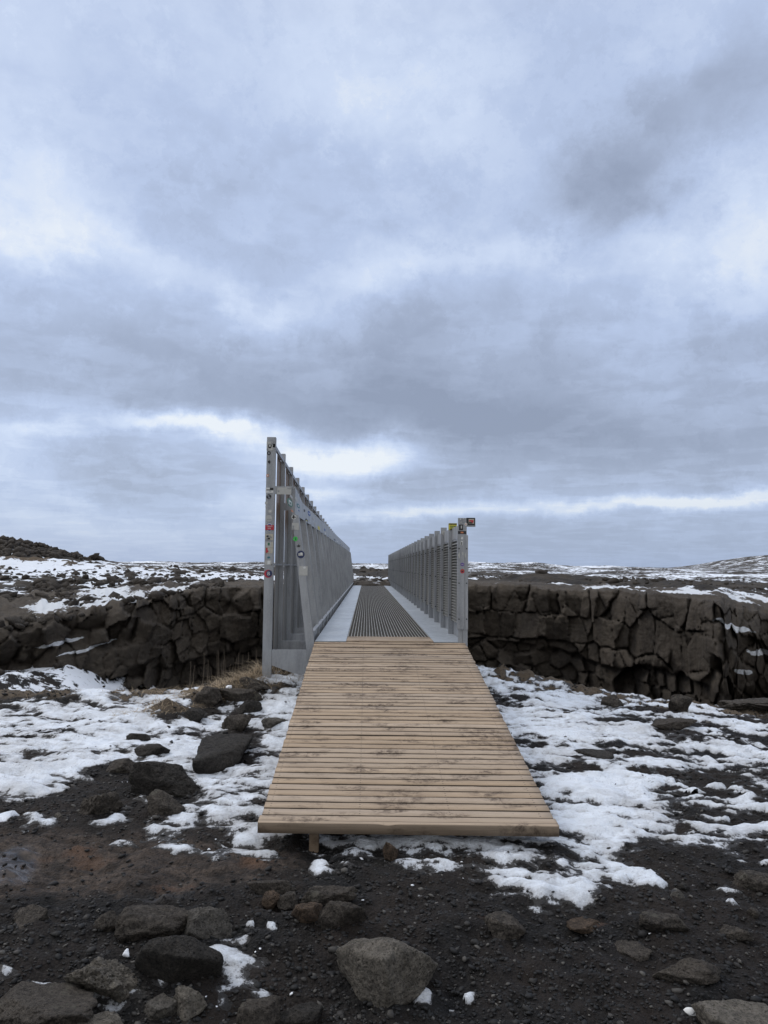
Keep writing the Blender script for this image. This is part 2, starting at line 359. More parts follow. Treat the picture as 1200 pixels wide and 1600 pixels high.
def wood_mat(name, base=(.392, .298, .210)):
    m, b, bs = mat(name); P = pos(b)
    mp = b.n('ShaderNodeMapping'); b.l(P, mp.inputs[0]); mp.inputs['Scale'].default_value = (1.2, 22, 22)
    pid = attr(b, 'plank')
    cb = b.n('ShaderNodeCombineXYZ'); b.l(b.m('MULTIPLY', pid, 37.0), cb.inputs[0]); b.l(b.m('MULTIPLY', pid, 91.0), cb.inputs[2])
    va = b.n('ShaderNodeVectorMath', operation='ADD'); b.l(mp.outputs[0], va.inputs[0]); b.l(cb.outputs[0], va.inputs[1])
    g = b.noise(va.outputs[0], 2.6, 8, .68, .8)
    c = b.mix(b.ramp(g, [(.30, 0), (.62, 1)]), tuple(x * .72 for x in base), base)
    c = b.mix(b.ramp(g, [(.60, 0), (.82, .5)]), c, tuple(min(1, x * 1.25) for x in base))
    hs = b.n('ShaderNodeHueSaturation'); b.l(c, hs.inputs['Color'])
    b.l(b.m('ADD', .88, b.m('MULTIPLY', pid, .24)), hs.inputs['Value']); b.l(b.m('ADD', .88, b.m('MULTIPLY', b.m('FRACT', b.m('MULTIPLY', pid, 7.3)), .22)), hs.inputs['Saturation'])
    c = hs.outputs[0]
    # muddy footprints and scuffs
    m2 = b.n('ShaderNodeMapping'); b.l(P, m2.inputs[0]); m2.inputs['Scale'].default_value = (1.0, 2.2, 2.2)
    s1 = b.ramp(b.noise(m2.outputs[0], 3.8, 4, .55), [(.50, 0), (.61, 1)]); s2 = b.ramp(b.noise(P, 26, 8, .8, .5), [(.42, 0), (.60, 1)])
    c = b.mix(b.m('MULTIPLY', b.m('MULTIPLY', s1, s2), .88), c, (.050, .031, .020))
    s3 = b.ramp(b.noise(P, 60, 6, .8), [(.61, 0), (.67, .75)]); c = b.mix(s3, c, (.07, .05, .036))
    s4 = b.ramp(b.noise(m2.outputs[0], 1.7, 6, .7), [(.5, 0), (.75, .35)]); c = b.mix(s4, c, (.19, .13, .085))
    k = b.n('ShaderNodeMapping'); b.l(P, k.inputs[0]); k.inputs['Scale'].default_value = (1, 4, 4)
    kn = b.ramp(vor(b, k.outputs[0], 3.0), [(.035, .8), (.075, 0)]); c = b.mix(kn, c, (.075, .048, .03))
    sx = b.n('ShaderNodeSeparateXYZ'); b.l(P, sx.inputs[0])
    du = b.m('SUBTRACT', b.m('PINGPONG', b.m('ADD', sx.outputs[0], .655), .2175), 0.0)
    dv = b.m('MULTIPLY', b.m('SUBTRACT', b.m('ABSOLUTE', b.m('SUBTRACT', attr(b, 'across'), .5)), .22), .0717)
    rs_ = b.m('SQRT', b.m('ADD', b.m('MULTIPLY', du, du), b.m('MULTIPLY', dv, dv)))
    c = b.mix(b.ramp(b.m('MULTIPLY', rs_, 100.0), [(.32, .85), (.45, 0)]), c, (.05, .042, .036))
    c = b.mix(b.m('MULTIPLY', attr(b, 'grime_shade'), .88), c, (.035, .026, .019))  # dirt on the boards, plus shade painted in on the edge board front
    b.l(c, bs.inputs['Base Color']); bs.inputs['Roughness'].default_value = .72; bs.inputs['Specular IOR Level'].default_value = .3
    h1 = bump(b, bs, g, .5, .004); bump(b, bs, s2, .12, .002, h1)
    return m
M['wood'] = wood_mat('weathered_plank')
M['wood_dark'] = wood_mat('rough_timber', (.20, .145, .095))
def plain(name, c, rough=.6):
    m, b, bs = mat(name); P = pos(b)
    cc = b.mix(b.ramp(b.noise(P, 40, 5, .7), [(.4, 0), (.8, .5)]), c, tuple(x * .7 for x in c))
    b.l(cc, bs.inputs['Base Color']); bs.inputs['Roughness'].default_value = rough; return m
COL = dict(white=(.62, .63, .62), black=(.02, .02, .022), navy=(.02, .03, .09), blue=(.02, .08, .30), red=(.42, .03, .045), green=(.03, .14, .08), lime=(.06, .50, .08),
           yellow=(.55, .48, .05), pale=(.42, .42, .40), cream=(.45, .42, .34), orange=(.50, .18, .08), purple=(.13, .08, .30), grey=(.25, .26, .28), teal=(.04, .16, .20))
for k, c in COL.items(): M['s_' + k] = plain('sticker_' + k, c)
M['grass'] = plain('dry_grass', (.33, .255, .165), .9)
M['stalk'] = plain('dry_stalk', (.13, .105, .08), .9)
M['white_stone'] = plain('white_painted_stone', (.72, .72, .70), .7)
def gravel_mat():
    m, b, bs = mat('gravel_stones'); t = attr(b, 'tone'); P = geo(b)
    c = b.ramp(t, [(0, (.004, .004, .0045)), (.68, (.011, .0105, .0105)), (.92, (.044, .040, .036)), (1, (.15, .14, .125))])
    b.l(b.mix(.3, c, b.ramp(b.noise(P, 90, 4, .7), [(.3, 0.0), (.7, .045)])), bs.inputs['Base Color']); bs.inputs['Roughness'].default_value = .7; bs.inputs['Specular IOR Level'].default_value = .3
    return m
M['gravel'] = gravel_mat()
M['grit_snow'] = plain('snow_crumbs', (.78, .80, .84), .6)

# ------------------------------------------------------------------ near ground height
def rim(x):
    r = 7.25 + 1.0 * np.exp(-(x / 1.7) ** 2) + .25 * np.sin(x * 1.3 + .5) * sstep(1.2, 3, np.abs(x))
    return r + .16 * fbm(x * 1.1, 3.3, 1.7, 4)
def G(x, y):
    x = np.asarray(x, float); y = np.asarray(y, float)
    z = .115 * sstep(2.2, 3.65, y) + .018 * np.maximum(y - 3.6, 0)
    z = z + .20 * gs(x, y, -.75, 7.3, .55, .7) + .12 * gs(x, y, 1.45, 7.7, .9, .8) + .10 * gs(x, y, 0.2, 7.9, 1.4, .8)
    z = z + .11 * gs(x, y, -1.45, 6.6, 1.0, .26, 48)          # mossy ridge left of the ramp
    z = z + .10 * gs(x, y, -2.7, 7.0, .7, .35)
    z = z + .025 * gs(x, y, .45, 3.85, .55, .5) + .06 * gs(x, y, -1.6, 2.9, .9, .5) + .03 * np.sin(x * .9 + 1) * sstep(3, 6, y)
    fl = -3.9 + 2.6 * sstep(-3.5, -8.5, x) + .35 * fbm(x * .35, y * .35, 9.1, 4)
    fl = fl - .4 * sstep(20, 10, y) * sstep(-8.5, -3.5, x)
    t = sstep(0, 1, (y - rim(x)) / 1.5)
    return z * (1 - t) + fl * t
def hit(u, v):
    d = ray(u, v); z = .1
    for _ in range(40):
        k = (z - EYE) / d[2]; zz = float(G(d[0] * k, d[1] * k)); z = z * .5 + max(zz, -.2) * .5
    k = (z - EYE) / d[2]; return np.array([d[0] * k, d[1] * k, z])
def poly(pts): return np.array([hit(u, v)[:2] for u, v in pts])
def sdist(px, py, P):                                         # + inside, metres
    n = len(P); d2 = np.full(px.shape, 1e9); ins = np.zeros(px.shape, bool)
    for i in range(n):
        a, b_ = P[i], P[(i + 1) % n]; e = b_ - a; L = max((e @ e), 1e-12)
        t = np.clip(((px - a[0]) * e[0] + (py - a[1]) * e[1]) / L, 0, 1)
        d2 = np.minimum(d2, (px - a[0] - t * e[0]) ** 2 + (py - a[1] - t * e[1]) ** 2)
        if a[1] != b_[1]:
            c = ((a[1] > py) != (b_[1] > py)) & (px < (b_[0] - a[0]) * (py - a[1]) / (b_[1] - a[1]) + a[0]); ins ^= c
    d = np.sqrt(d2); return np.where(ins, d, -d)

def axis(lo, hi, d0, far_lo, far_hi, g=1.16):
    c = list(np.arange(lo, hi, d0)); st = d0; a = lo; L = []
    while a > far_lo: st *= g; a -= st; L.append(a)
    st = d0; a = c[-1]; Hh = []
    while a < far_hi: st *= g; a += st; Hh.append(a)
    return np.array(L[::-1] + c + Hh)
xs = axis(-4.9, 4.9, .019, -60, 60)
ys_ = [2.0]
while ys_[-1] < 9.0: ys_.append(ys_[-1] + .0037 * ys_[-1] * (.8 + .05 * ys_[-1]))
st = .06; ya = ys_[-1]
while ya < 34: st = min(st * 1.05, .35); ya += st; ys_.append(ya)
st = .02; ya = 2.0; low = []
while ya > -40: st *= 1.2; ya -= st; low.append(ya)
ys = np.array(low[::-1] + ys_)
X, Y = np.meshgrid(xs, ys)
gz = G(X, Y)
mudS = [((-60, 1300), (120, 1290), (330, 1310), (420, 1330), (430, 1380), (300, 1400), (120, 1400), (-60, 1420)), ((380, 1330), (470, 1320), (480, 1345), (420, 1375), (370, 1370))]
mud = np.full(X.shape, -9.)
for p in mudS: mud = np.maximum(mud, sdist(X, Y, poly(p)))
mud = sstep(-.15, .15, mud) * .85
def blob(u, v, ru, rv, a=1.0):                                # soft patch on the ground
    c = hit(u, v); l = hit(u + ru, v); t = hit(u, v - rv); return a * gs(X, Y, c[0], c[1], max(abs(l[0] - c[0]), .01), max(t[1] - c[1], .01))
red = blob(120, 1325, 50, 12, .6) + blob(270, 1385, 70, 14, .6) + blob(400, 1345, 45, 18, .75) + blob(920, 1442, 40, 12, .7) + blob(760, 1440, 50, 14, .5) + blob(740, 1395, 30, 10, .35) + blob(150, 1340, 40, 10, .6) + blob(60, 1345, 60, 20, .3) + blob(430, 1270, 25, 12, .3)
wet = blob(20, 1345, 45, 22, 1.0) + blob(250, 1405, 90, 10, .5) + blob(10, 1372, 40, 12, .8)
moss = .9 * gs(X, Y, -1.45, 6.6, 1.1, .24, 48) + .8 * gs(X, Y, -1.0, 7.3, 1.0, .55) + 1.0 * gs(X, Y, 1.5, 7.7, 1.1, .6) + .9 * sstep(-.75, -.15, Y - rim(X)) * (Y < rim(X) + 4)
det = .030 * fbm(X * .9, Y * .9, .5, 4) + .030 * fbm(X * 3.6, Y * 3.6, 3.5, 5, g=.6) * (1 - .15 * mud)
fine = .011 * fbm(X * 14, Y * 14, 5.5, 2, g=.6) + mud * (.016 * fbm(X * 5 + Y * 3, Y * 9, 15.5, 4, g=.65) - .012 * np.abs(fbm(X * 8, Y * 12, 16.5, 3, g=.6)))
# low strata ridges of bedrock left of centre
strat = blob(470, 1430, 90, 40, .9); ridge = np.abs(np.sin((Y * 9 + X * 2.2 + 1.2 * fbm(X * 2, Y * 2, 8.8, 4)) * 2))
det = det + strat * .035 * ridge; red = red + strat * .42 * ridge
farm = sstep(8.2, 11, Y)
det = det + farm * (.09 * fbm(X * .8, Y * .8, 4.4, 5, g=.6))
det = det + moss * .05 * np.abs(fbm(X * 4, Y * 4, 2.2, 4, g=.6)) * (1 - farm)
gfull = gz + det * sstep(60, 20, np.abs(X)) + fine
floor_snow = sstep(-3.0, -5.2, X) * sstep(9.5, 10.6, Y) * (.56 + .25 * fbm(X * .6, Y * .6, 6.6, 3))
ground = npmesh('ground', np.stack([X, Y, gfull], -1).reshape(-1, 3), grid_faces(len(ys), len(xs)), M['ground'], smooth=True,
                attrs=dict(mud=mud.ravel(), red=red.ravel(), wet=wet.ravel(), moss=moss.ravel(), snow=floor_snow.ravel()))
tag(ground, kind='structure')

# ------------------------------------------------------------------ snow: a real sheet over the soil
SN = [  # outline (photograph), bias, brokenness
 ([(-90, 1112), (0, 1106), (100, 1096), (185, 1084), (250, 1088), (330, 1076), (300, 1095), (240, 1116), (222, 1136), (300, 1120), (345, 1112), (362, 1118), (350, 1148), (312, 1148), (302, 1180), (290, 1200), (240, 1196), (170, 1192), (120, 1208), (60, 1236), (0, 1243), (-90, 1250)], .48, .34),
 ([(395, 1092), (478, 1066), (600, 1066), (600, 1300), (420, 1300), (392, 1312), (372, 1290), (332, 1252), (326, 1215), (380, 1212), (402, 1172), (402, 1150), (385, 1132), (385, 1112)], .42, .42),
 ([(140, 1285), (180, 1272), (220, 1246), (234, 1254), (222, 1272), (180, 1286)], .3, .35),
 ([(215, 1292), (240, 1280), (285, 1262), (312, 1266), (300, 1292), (265, 1306), (225, 1308)], .25, .45),
 ([(180, 1312), (240, 1306), (330, 1296), (385, 1306), (385, 1322), (300, 1320)], -.22, 1.0),
 ([(-20, 1272), (18, 1274), (16, 1286), (-20, 1288)], .0, .6), ([(28, 1288), (60, 1270), (96, 1272), (88, 1292), (40, 1298)], -.15, .9),
 ([(640, 1060), (800, 1060), (822, 1078), (900, 1083), (960, 1097), (1012, 1092), (1095, 1104), (1100, 1112), (1040, 1122), (1040, 1145), (1035, 1200), (1060, 1290), (1050, 1338), (1000, 1338), (940, 1352), (880, 1366), (850, 1376), (800, 1366), (745, 1350), (690, 1342), (650, 1348), (622, 1340), (600, 1290)], .26, .66),
 ([(1020, 1118), (1100, 1106), (1165, 1128), (1300, 1160), (1300, 1330), (1200, 1338), (1130, 1330), (1060, 1338), (1000, 1250)], -.16, .95),
 ([(618, 1290), (880, 1290), (905, 1230), (985, 1310), (940, 1342), (850, 1362), (745, 1345), (640, 1340)], .50, .35),
 ([(770, 1068), (850, 1085), (930, 1130), (985, 1200), (1010, 1290), (960, 1330), (880, 1300)], .58, .34),
 ([(498, 1295), (610, 1295), (606, 1322), (585, 1338), (540, 1330), (505, 1318)], -.02, .8),
 ([(795, 1362), (850, 1374), (880, 1396), (845, 1416), (812, 1398)], -.1, .8),
 ([(184, 1560), (250, 1536), (296, 1512), (345, 1478), (384, 1480), (362, 1500), (386, 1522), (408, 1550), (360, 1560), (330, 1546), (300, 1566), (240, 1560)], .15, .4),
 ([(-20, 1500), (45, 1492), (62, 1510), (30, 1535), (-20, 1540)], -.12, .9), ([(40, 1538), (90, 1532), (96, 1542), (50, 1546)], .1, .4),
 ([(640, 1540), (655, 1534), (678, 1545), (676, 1562), (650, 1566)], .2, .3), ([(716, 1550), (745, 1545), (748, 1566), (722, 1566)], -.02, .8), ([(698, 1565), (712, 1562), (714, 1574), (700, 1576)], 0, .6),
 ([(1131, 1410), (1150, 1410), (1162, 1422), (1145, 1424)], .1, .4), ([(484, 1356), (490, 1336), (515, 1336), (516, 1362), (490, 1366)], .1, .5),
 ([(415, 1454), (434, 1454), (434, 1464), (418, 1464)], .1, .3), ([(380, 1452), (400, 1450), (398, 1460)], 0, .4), ([(1290, 1150), (1500, 1180), (1600, 1260), (1290, 1330)], -.36, 1.2), ([(-90, 1110), (-500, 1120), (-500, 1250), (-90, 1250)], .1, .5)]
cov = np.full(X.shape, -3.0)
rc_, rs_ = math.cos(R(-14)), math.sin(R(-14)); Xr, Yr = X * rc_ + Y * rs_, -X * rs_ + Y * rc_
sA = 1.9 * fbm(Xr * 1.5, Yr * 5.0, 1.1, 4, g=.62); sB = 2.0 * fbm(Xr * 5, Yr * 10, 2.9, 3, g=.6)
for pts, bias, br in SN:
    P = poly(pts); sdv = sdist(X, Y, P)
    size = math.sqrt(max((P[:, 0].max() - P[:, 0].min()) * (P[:, 1].max() - P[:, 1].min()), 1e-4))
    k = min(.16, size * .22)
    c = np.clip(sdv / k, -6, 1.0) * .55 + bias + (sA * 1.0 + sB * .45) * br * np.clip(size / .5, .45, 1)
    cov = np.maximum(cov, c)
cov = cov - .5 * np.clip(blob(925, 1168, 40, 14) * 1.6, 0, 1.2) - 1.0 * blob(310, 1118, 20, 8)
soft = 0.018 * fbm(X * 1.7, Y * 3.2, 7.7, 5, g=.6) + .010 * fbm(X * 9, Y * 14, 8.2, 4, g=.6)
sast = np.maximum(fbm(Xr * 2.2, Yr * 9, 12.7, 5, g=.62), -.35)
hs = .013 * np.clip(cov, 0, 1.0) + .004 * sstep(0, .5, cov) + .085 * np.clip(cov, -.8, 0) + soft * sstep(0, .6, cov) + .024 * sast * sstep(0, .5, cov) + .006 * fbm(X * 14, Y * 14, 3.7, 2) * sstep(-.1, .4, cov)
lowf = .030 * fbm(X * .9, Y * .9, .5, 4)
szz = gz + lowf + (det - lowf) * (.5 + .5 * sstep(.25, -.05, cov)) + fine * sstep(.3, -.1, cov) * .6 + hs
ok = (X > -9) & (X < 9) & (Y < 8.6) & (Y > 2.0)
near = cov > -.55
kf = grid_faces(len(ys), len(xs)); keep = (near & ok).ravel()[kf].all(1)
kf = kf[keep]; used = np.unique(kf); remap = np.full(X.size, -1); remap[used] = np.arange(len(used))
SV = np.stack([X, Y, szz], -1).reshape(-1, 3)[used]
snow = npmesh('snow', SV, remap[kf], M['snow'], smooth=True, attrs=dict(thick=np.clip((szz - gfull) / .03, -1, 1.5).ravel()[used]))
tag(snow, 'crusted old snow lying in patches over the black gravel on both sides of the ramp', 'snow', kind='stuff')
snow_mask = (szz > gfull + .001)
from bisect import bisect
def cell(x, y):
    i = np.clip(np.searchsorted(ys, y), 0, len(ys) - 1); j = np.clip(np.searchsorted(xs, x), 0, len(xs) - 1); return i, j
def ground_z(x, y):
    i, j = cell(x, y); return np.maximum(gfull[i, j], np.where(snow_mask[i, j] & near[i, j], szz[i, j], -9))

# ------------------------------------------------------------------ gravel
def ico():
    bm = bmesh.new(); bmesh.ops.create_icosphere(bm, subdivisions=1, radius=1)
    v = np.array([q.co[:] for q in bm.verts]); f = np.array([[q.index for q in p.verts] for p in bm.faces]); bm.free(); return v, f
IV, IF = ico()
def scatter(name, x, y, z, r, m, flat=.6, jit=.28, tone=None):
    n = len(x); k = len(IV)
    a = rng.uniform(0, 2 * math.pi, n); ca, sa = np.cos(a)[:, None], np.sin(a)[:, None]
    V = IV[None] * (1 + rng.uniform(-jit, jit, (n, k, 1)))
    sc = np.stack([r * rng.uniform(.8, 1.5, n), r * rng.uniform(.7, 1.1, n), r * flat * rng.uniform(.7, 1.2, n)], -1)[:, None]
    V = V * sc; vx = V[..., 0] * ca - V[..., 1] * sa; vy = V[..., 0] * sa + V[..., 1] * ca
    tl = rng.normal(0, .25, (n, 1)); vz = V[..., 2] + vx * tl
    P = np.stack([vx + x[:, None], vy + y[:, None], vz + z[:, None]], -1).reshape(-1, 3)
    Fc = (IF[None] + (np.arange(n) * k)[:, None, None]).reshape(-1, 3)
    t = np.repeat(rng.uniform(0, 1, n) if tone is None else tone, k)
    return npmesh(name, P, Fc, m, attrs=dict(tone=t))
n = 62000
yy = 2.15 * (8.2 / 2.15) ** (rng.uniform(0, 1, n) ** 1.25); xx = rng.uniform(-1, 1, n) * (.62 * yy + .5)
i, j = cell(xx, yy); keepm = ~(snow_mask[i, j] & near[i, j] & (rng.uniform(0, 1, n) > .008)) & (yy < rim(xx) - .1) & (rng.uniform(0, 1, n) > .80 * np.clip(mud[i, j] * 1.15, 0, 1))
xx, yy = xx[keepm], yy[keepm]; rr = np.clip(rng.lognormal(math.log(.0042), .50, len(xx)), .0018, .017) * (.75 + yy * .10)
g = scatter('gravel', xx, yy, ground_z(xx, yy) + rr * .10, rr, M['gravel'])
tag(g, 'loose black volcanic gravel and small pebbles strewn over the bare ground', 'gravel', kind='stuff')
n = 300
yy = 2.3 * (7.0 / 2.3) ** rng.uniform(0, 1, n); xx = rng.uniform(-1, 1, n) * .6 * yy; i, j = cell(xx, yy)
cv = cov[i, j]; km = (cv > -.9) & (cv < .15) | (rng.uniform(0, 1, n) > .93); xx, yy = xx[km], yy[km]; rr = np.minimum(rng.lognormal(math.log(.0045), .5, len(xx)), .010)
g = scatter('snow_crumbs', xx, yy, ground_z(xx, yy) + rr * .1, rr, M['grit_snow'], .4, .4)
tag(g, 'small crumbs of snow scattered around the edges of the snow patches', 'snow', kind='stuff')

# ------------------------------------------------------------------ rocks as single things
SPH = {}
def sphere(sub):
    if sub not in SPH:
        bm = bmesh.new(); bmesh.ops.create_icosphere(bm, subdivisions=sub, radius=1)
        SPH[sub] = (np.array([q.co[:] for q in bm.verts]), np.array([[q.index for q in p.verts] for p in bm.faces])); bm.free()
    return SPH[sub]
def rock_shape(seed, sub=5, planes=13, sharp=13, top=None, rough=.05):
    r_ = np.random.default_rng(seed); V, Fc = sphere(sub)
    N = r_.normal(size=(planes, 3)); N /= np.linalg.norm(N, axis=1)[:, None]; h = r_.uniform(.62, .98, planes)
    if top is not None:
        t = np.array([[r_.normal(0, .13), r_.normal(0, .13), 1.0]]); t /= np.linalg.norm(t); N = np.vstack([N, t]); h = np.append(h, top)
    N = np.vstack([N, [[0, 0, -1]]]); h = np.append(h, .8)
    d = np.maximum(V @ N.T, 0) / h; rad = ((d ** sharp).sum(1) + 1e-9) ** (-1 / sharp); rad = np.minimum(rad, 1.5)
    P = V * rad[:, None]; o = r_.uniform(0, 90)
    nz = fbm(P[:, 0] * 1.6 + o, P[:, 1] * 1.6, P[:, 2] * 1.6 + o, 6, g=.64)
    nz2 = np.abs(fbm(P[:, 0] * 4 + o, P[:, 1] * 4, P[:, 2] * 4 + o, 4, g=.6))
    P = P * (1 + rough * 2.6 * nz - rough * 1.6 * nz2)[:, None]
    lo, hi = P.min(0), P.max(0); return (P - (lo + hi) / 2) / ((hi - lo) / 2), Fc
def rock(name, label, cat, bb, mt, seed, hf=None, depth=.75, sub=5, sharp=26, top=None, rough=.042, rot=None, sink=.30, planes=13, group=None, zoff=0):
    u0, v0, u1, v1 = bb; c = hit((u0 + u1) / 2, v1); dist = c[1]; wd = (u1 - u0) / F * dist
    al = math.atan2(EYE - c[2], dist); dp = depth * wd; vh = (v1 - v0) / F * dist
    if hf is None: h = max((vh * .98 - dp * math.sin(al) * .85) / math.cos(al), .22 * wd)
    else: h = hf * wd
    P, Fc = rock_shape(seed, sub, top=top, sharp=sharp, rough=rough, planes=planes)
    hh = h / (1 - sink)
    P = P * np.array([wd / 2, dp / 2, hh / 2])
    if rot:
        a = R(rot); P = P @ np.array([[math.cos(a), math.sin(a), 0], [-math.sin(a), math.cos(a), 0], [0, 0, 1]])
    cx, cy = c[0], c[1] + dp / 2 * .9; k = (c[1] + dp * .45) / c[1]; cx = c[0] * (1 + (k - 1) * .5)
    z0 = float(gfull[cell(cx, cy)]) if True else 0
    z0 = min(z0, c[2] + .04)
    o = npmesh(name, P + np.array([0, 0, hh / 2 - sink * hh]), Fc, M[mt], smooth=True, loc=(cx, cy, z0 + zoff))
    return tag(o, label, cat, group)
def hull_rock(name, label, cat, pts, mt, seed, rough=.035, sharp=22, sub=6):
    P = []
    for (u, v, h) in pts:
        d = ray(u, v); z = .1
        for _ in range(30): k = (z - EYE) / d[2]; z = z * .5 + .5 * (max(float(G(d[0] * k, d[1] * k)), -.2) + h)
        k = (z - EYE) / d[2]; P.append((d[0] * k, d[1] * k, z))
    bm = bmesh.new(); [bm.verts.new(p) for p in P]; res = bmesh.ops.convex_hull(bm, input=bm.verts[:]); bm.normal_update()
    c = np.mean(np.array(P), 0); c[2] -= .01; N, h = [], []
    for f in bm.faces:
        n_ = np.array(f.normal); o = np.array(f.verts[0].co) - c; q = float(n_ @ o)
        if q < 0: n_, q = -n_, -q
        if q > 1e-4: N.append(n_); h.append(q)
    bm.free(); N, h = np.array(N), np.array(h); V, Fc = sphere(sub)
    sz = h.mean(); dd = np.maximum(V @ N.T, 0) / h; rad = ((dd ** sharp).sum(1)) ** (-1 / sharp); Q = V * rad[:, None]; o = seed * 3.7; k = 1 / sz
    nz = fbm(Q[:, 0] * k * .9 + o, Q[:, 1] * k * .9, Q[:, 2] * k * .9 + o, 6, g=.6); nz2 = np.abs(fbm(Q[:, 0] * k * 3 + o, Q[:, 1] * k * 3, Q[:, 2] * k * 3, 4, g=.6))
    Q = Q * (1 + rough * 2.2 * nz - rough * nz2)[:, None]
    o = npmesh(name, Q, Fc, M[mt], smooth=True, loc=tuple(c)); return tag(o, label, cat)
hull_rock('boulder', 'large pale grey brown boulder alone in the black gravel in front of the ramp', 'boulder', [(521, 1484, .11), (548, 1464, .15), (618, 1463, .17), (655, 1482, .15), (690, 1506, .07), (600, 1500, .165), (606, 1594, -.03), (562, 1572, -.02), (524, 1508, .03), (672, 1536, -.01), (640, 1576, -.03), (560, 1520, -.05), (660, 1500, -.05), (600, 1480, -.08)], 'rock_light', 3)
hull_rock('rock_slab', 'large dark flat topped slab left of the ramp surrounded by snow', 'rock slab', [(316, 1152, .13), (332, 1145, .14), (366, 1146, .15), (400, 1147, .12), (386, 1164, .12), (374, 1192, .03), (360, 1206, .0), (302, 1218, -.02), (299, 1190, .10), (380, 1170, -.08), (320, 1180, -.08)], 'rock_dark', 54, .03)
hull_rock('boulder', 'large dark blocky boulder with snow lying against its right foot', 'boulder', [(212, 1484, .12), (246, 1460, .16), (296, 1460, .16), (348, 1490, .10), (346, 1506, .08), (350, 1526, .0), (300, 1542, -.02), (262, 1548, -.02), (208, 1512, .03), (290, 1496, .14), (230, 1500, -.06), (330, 1495, -.06)], 'rock_dark', 32)
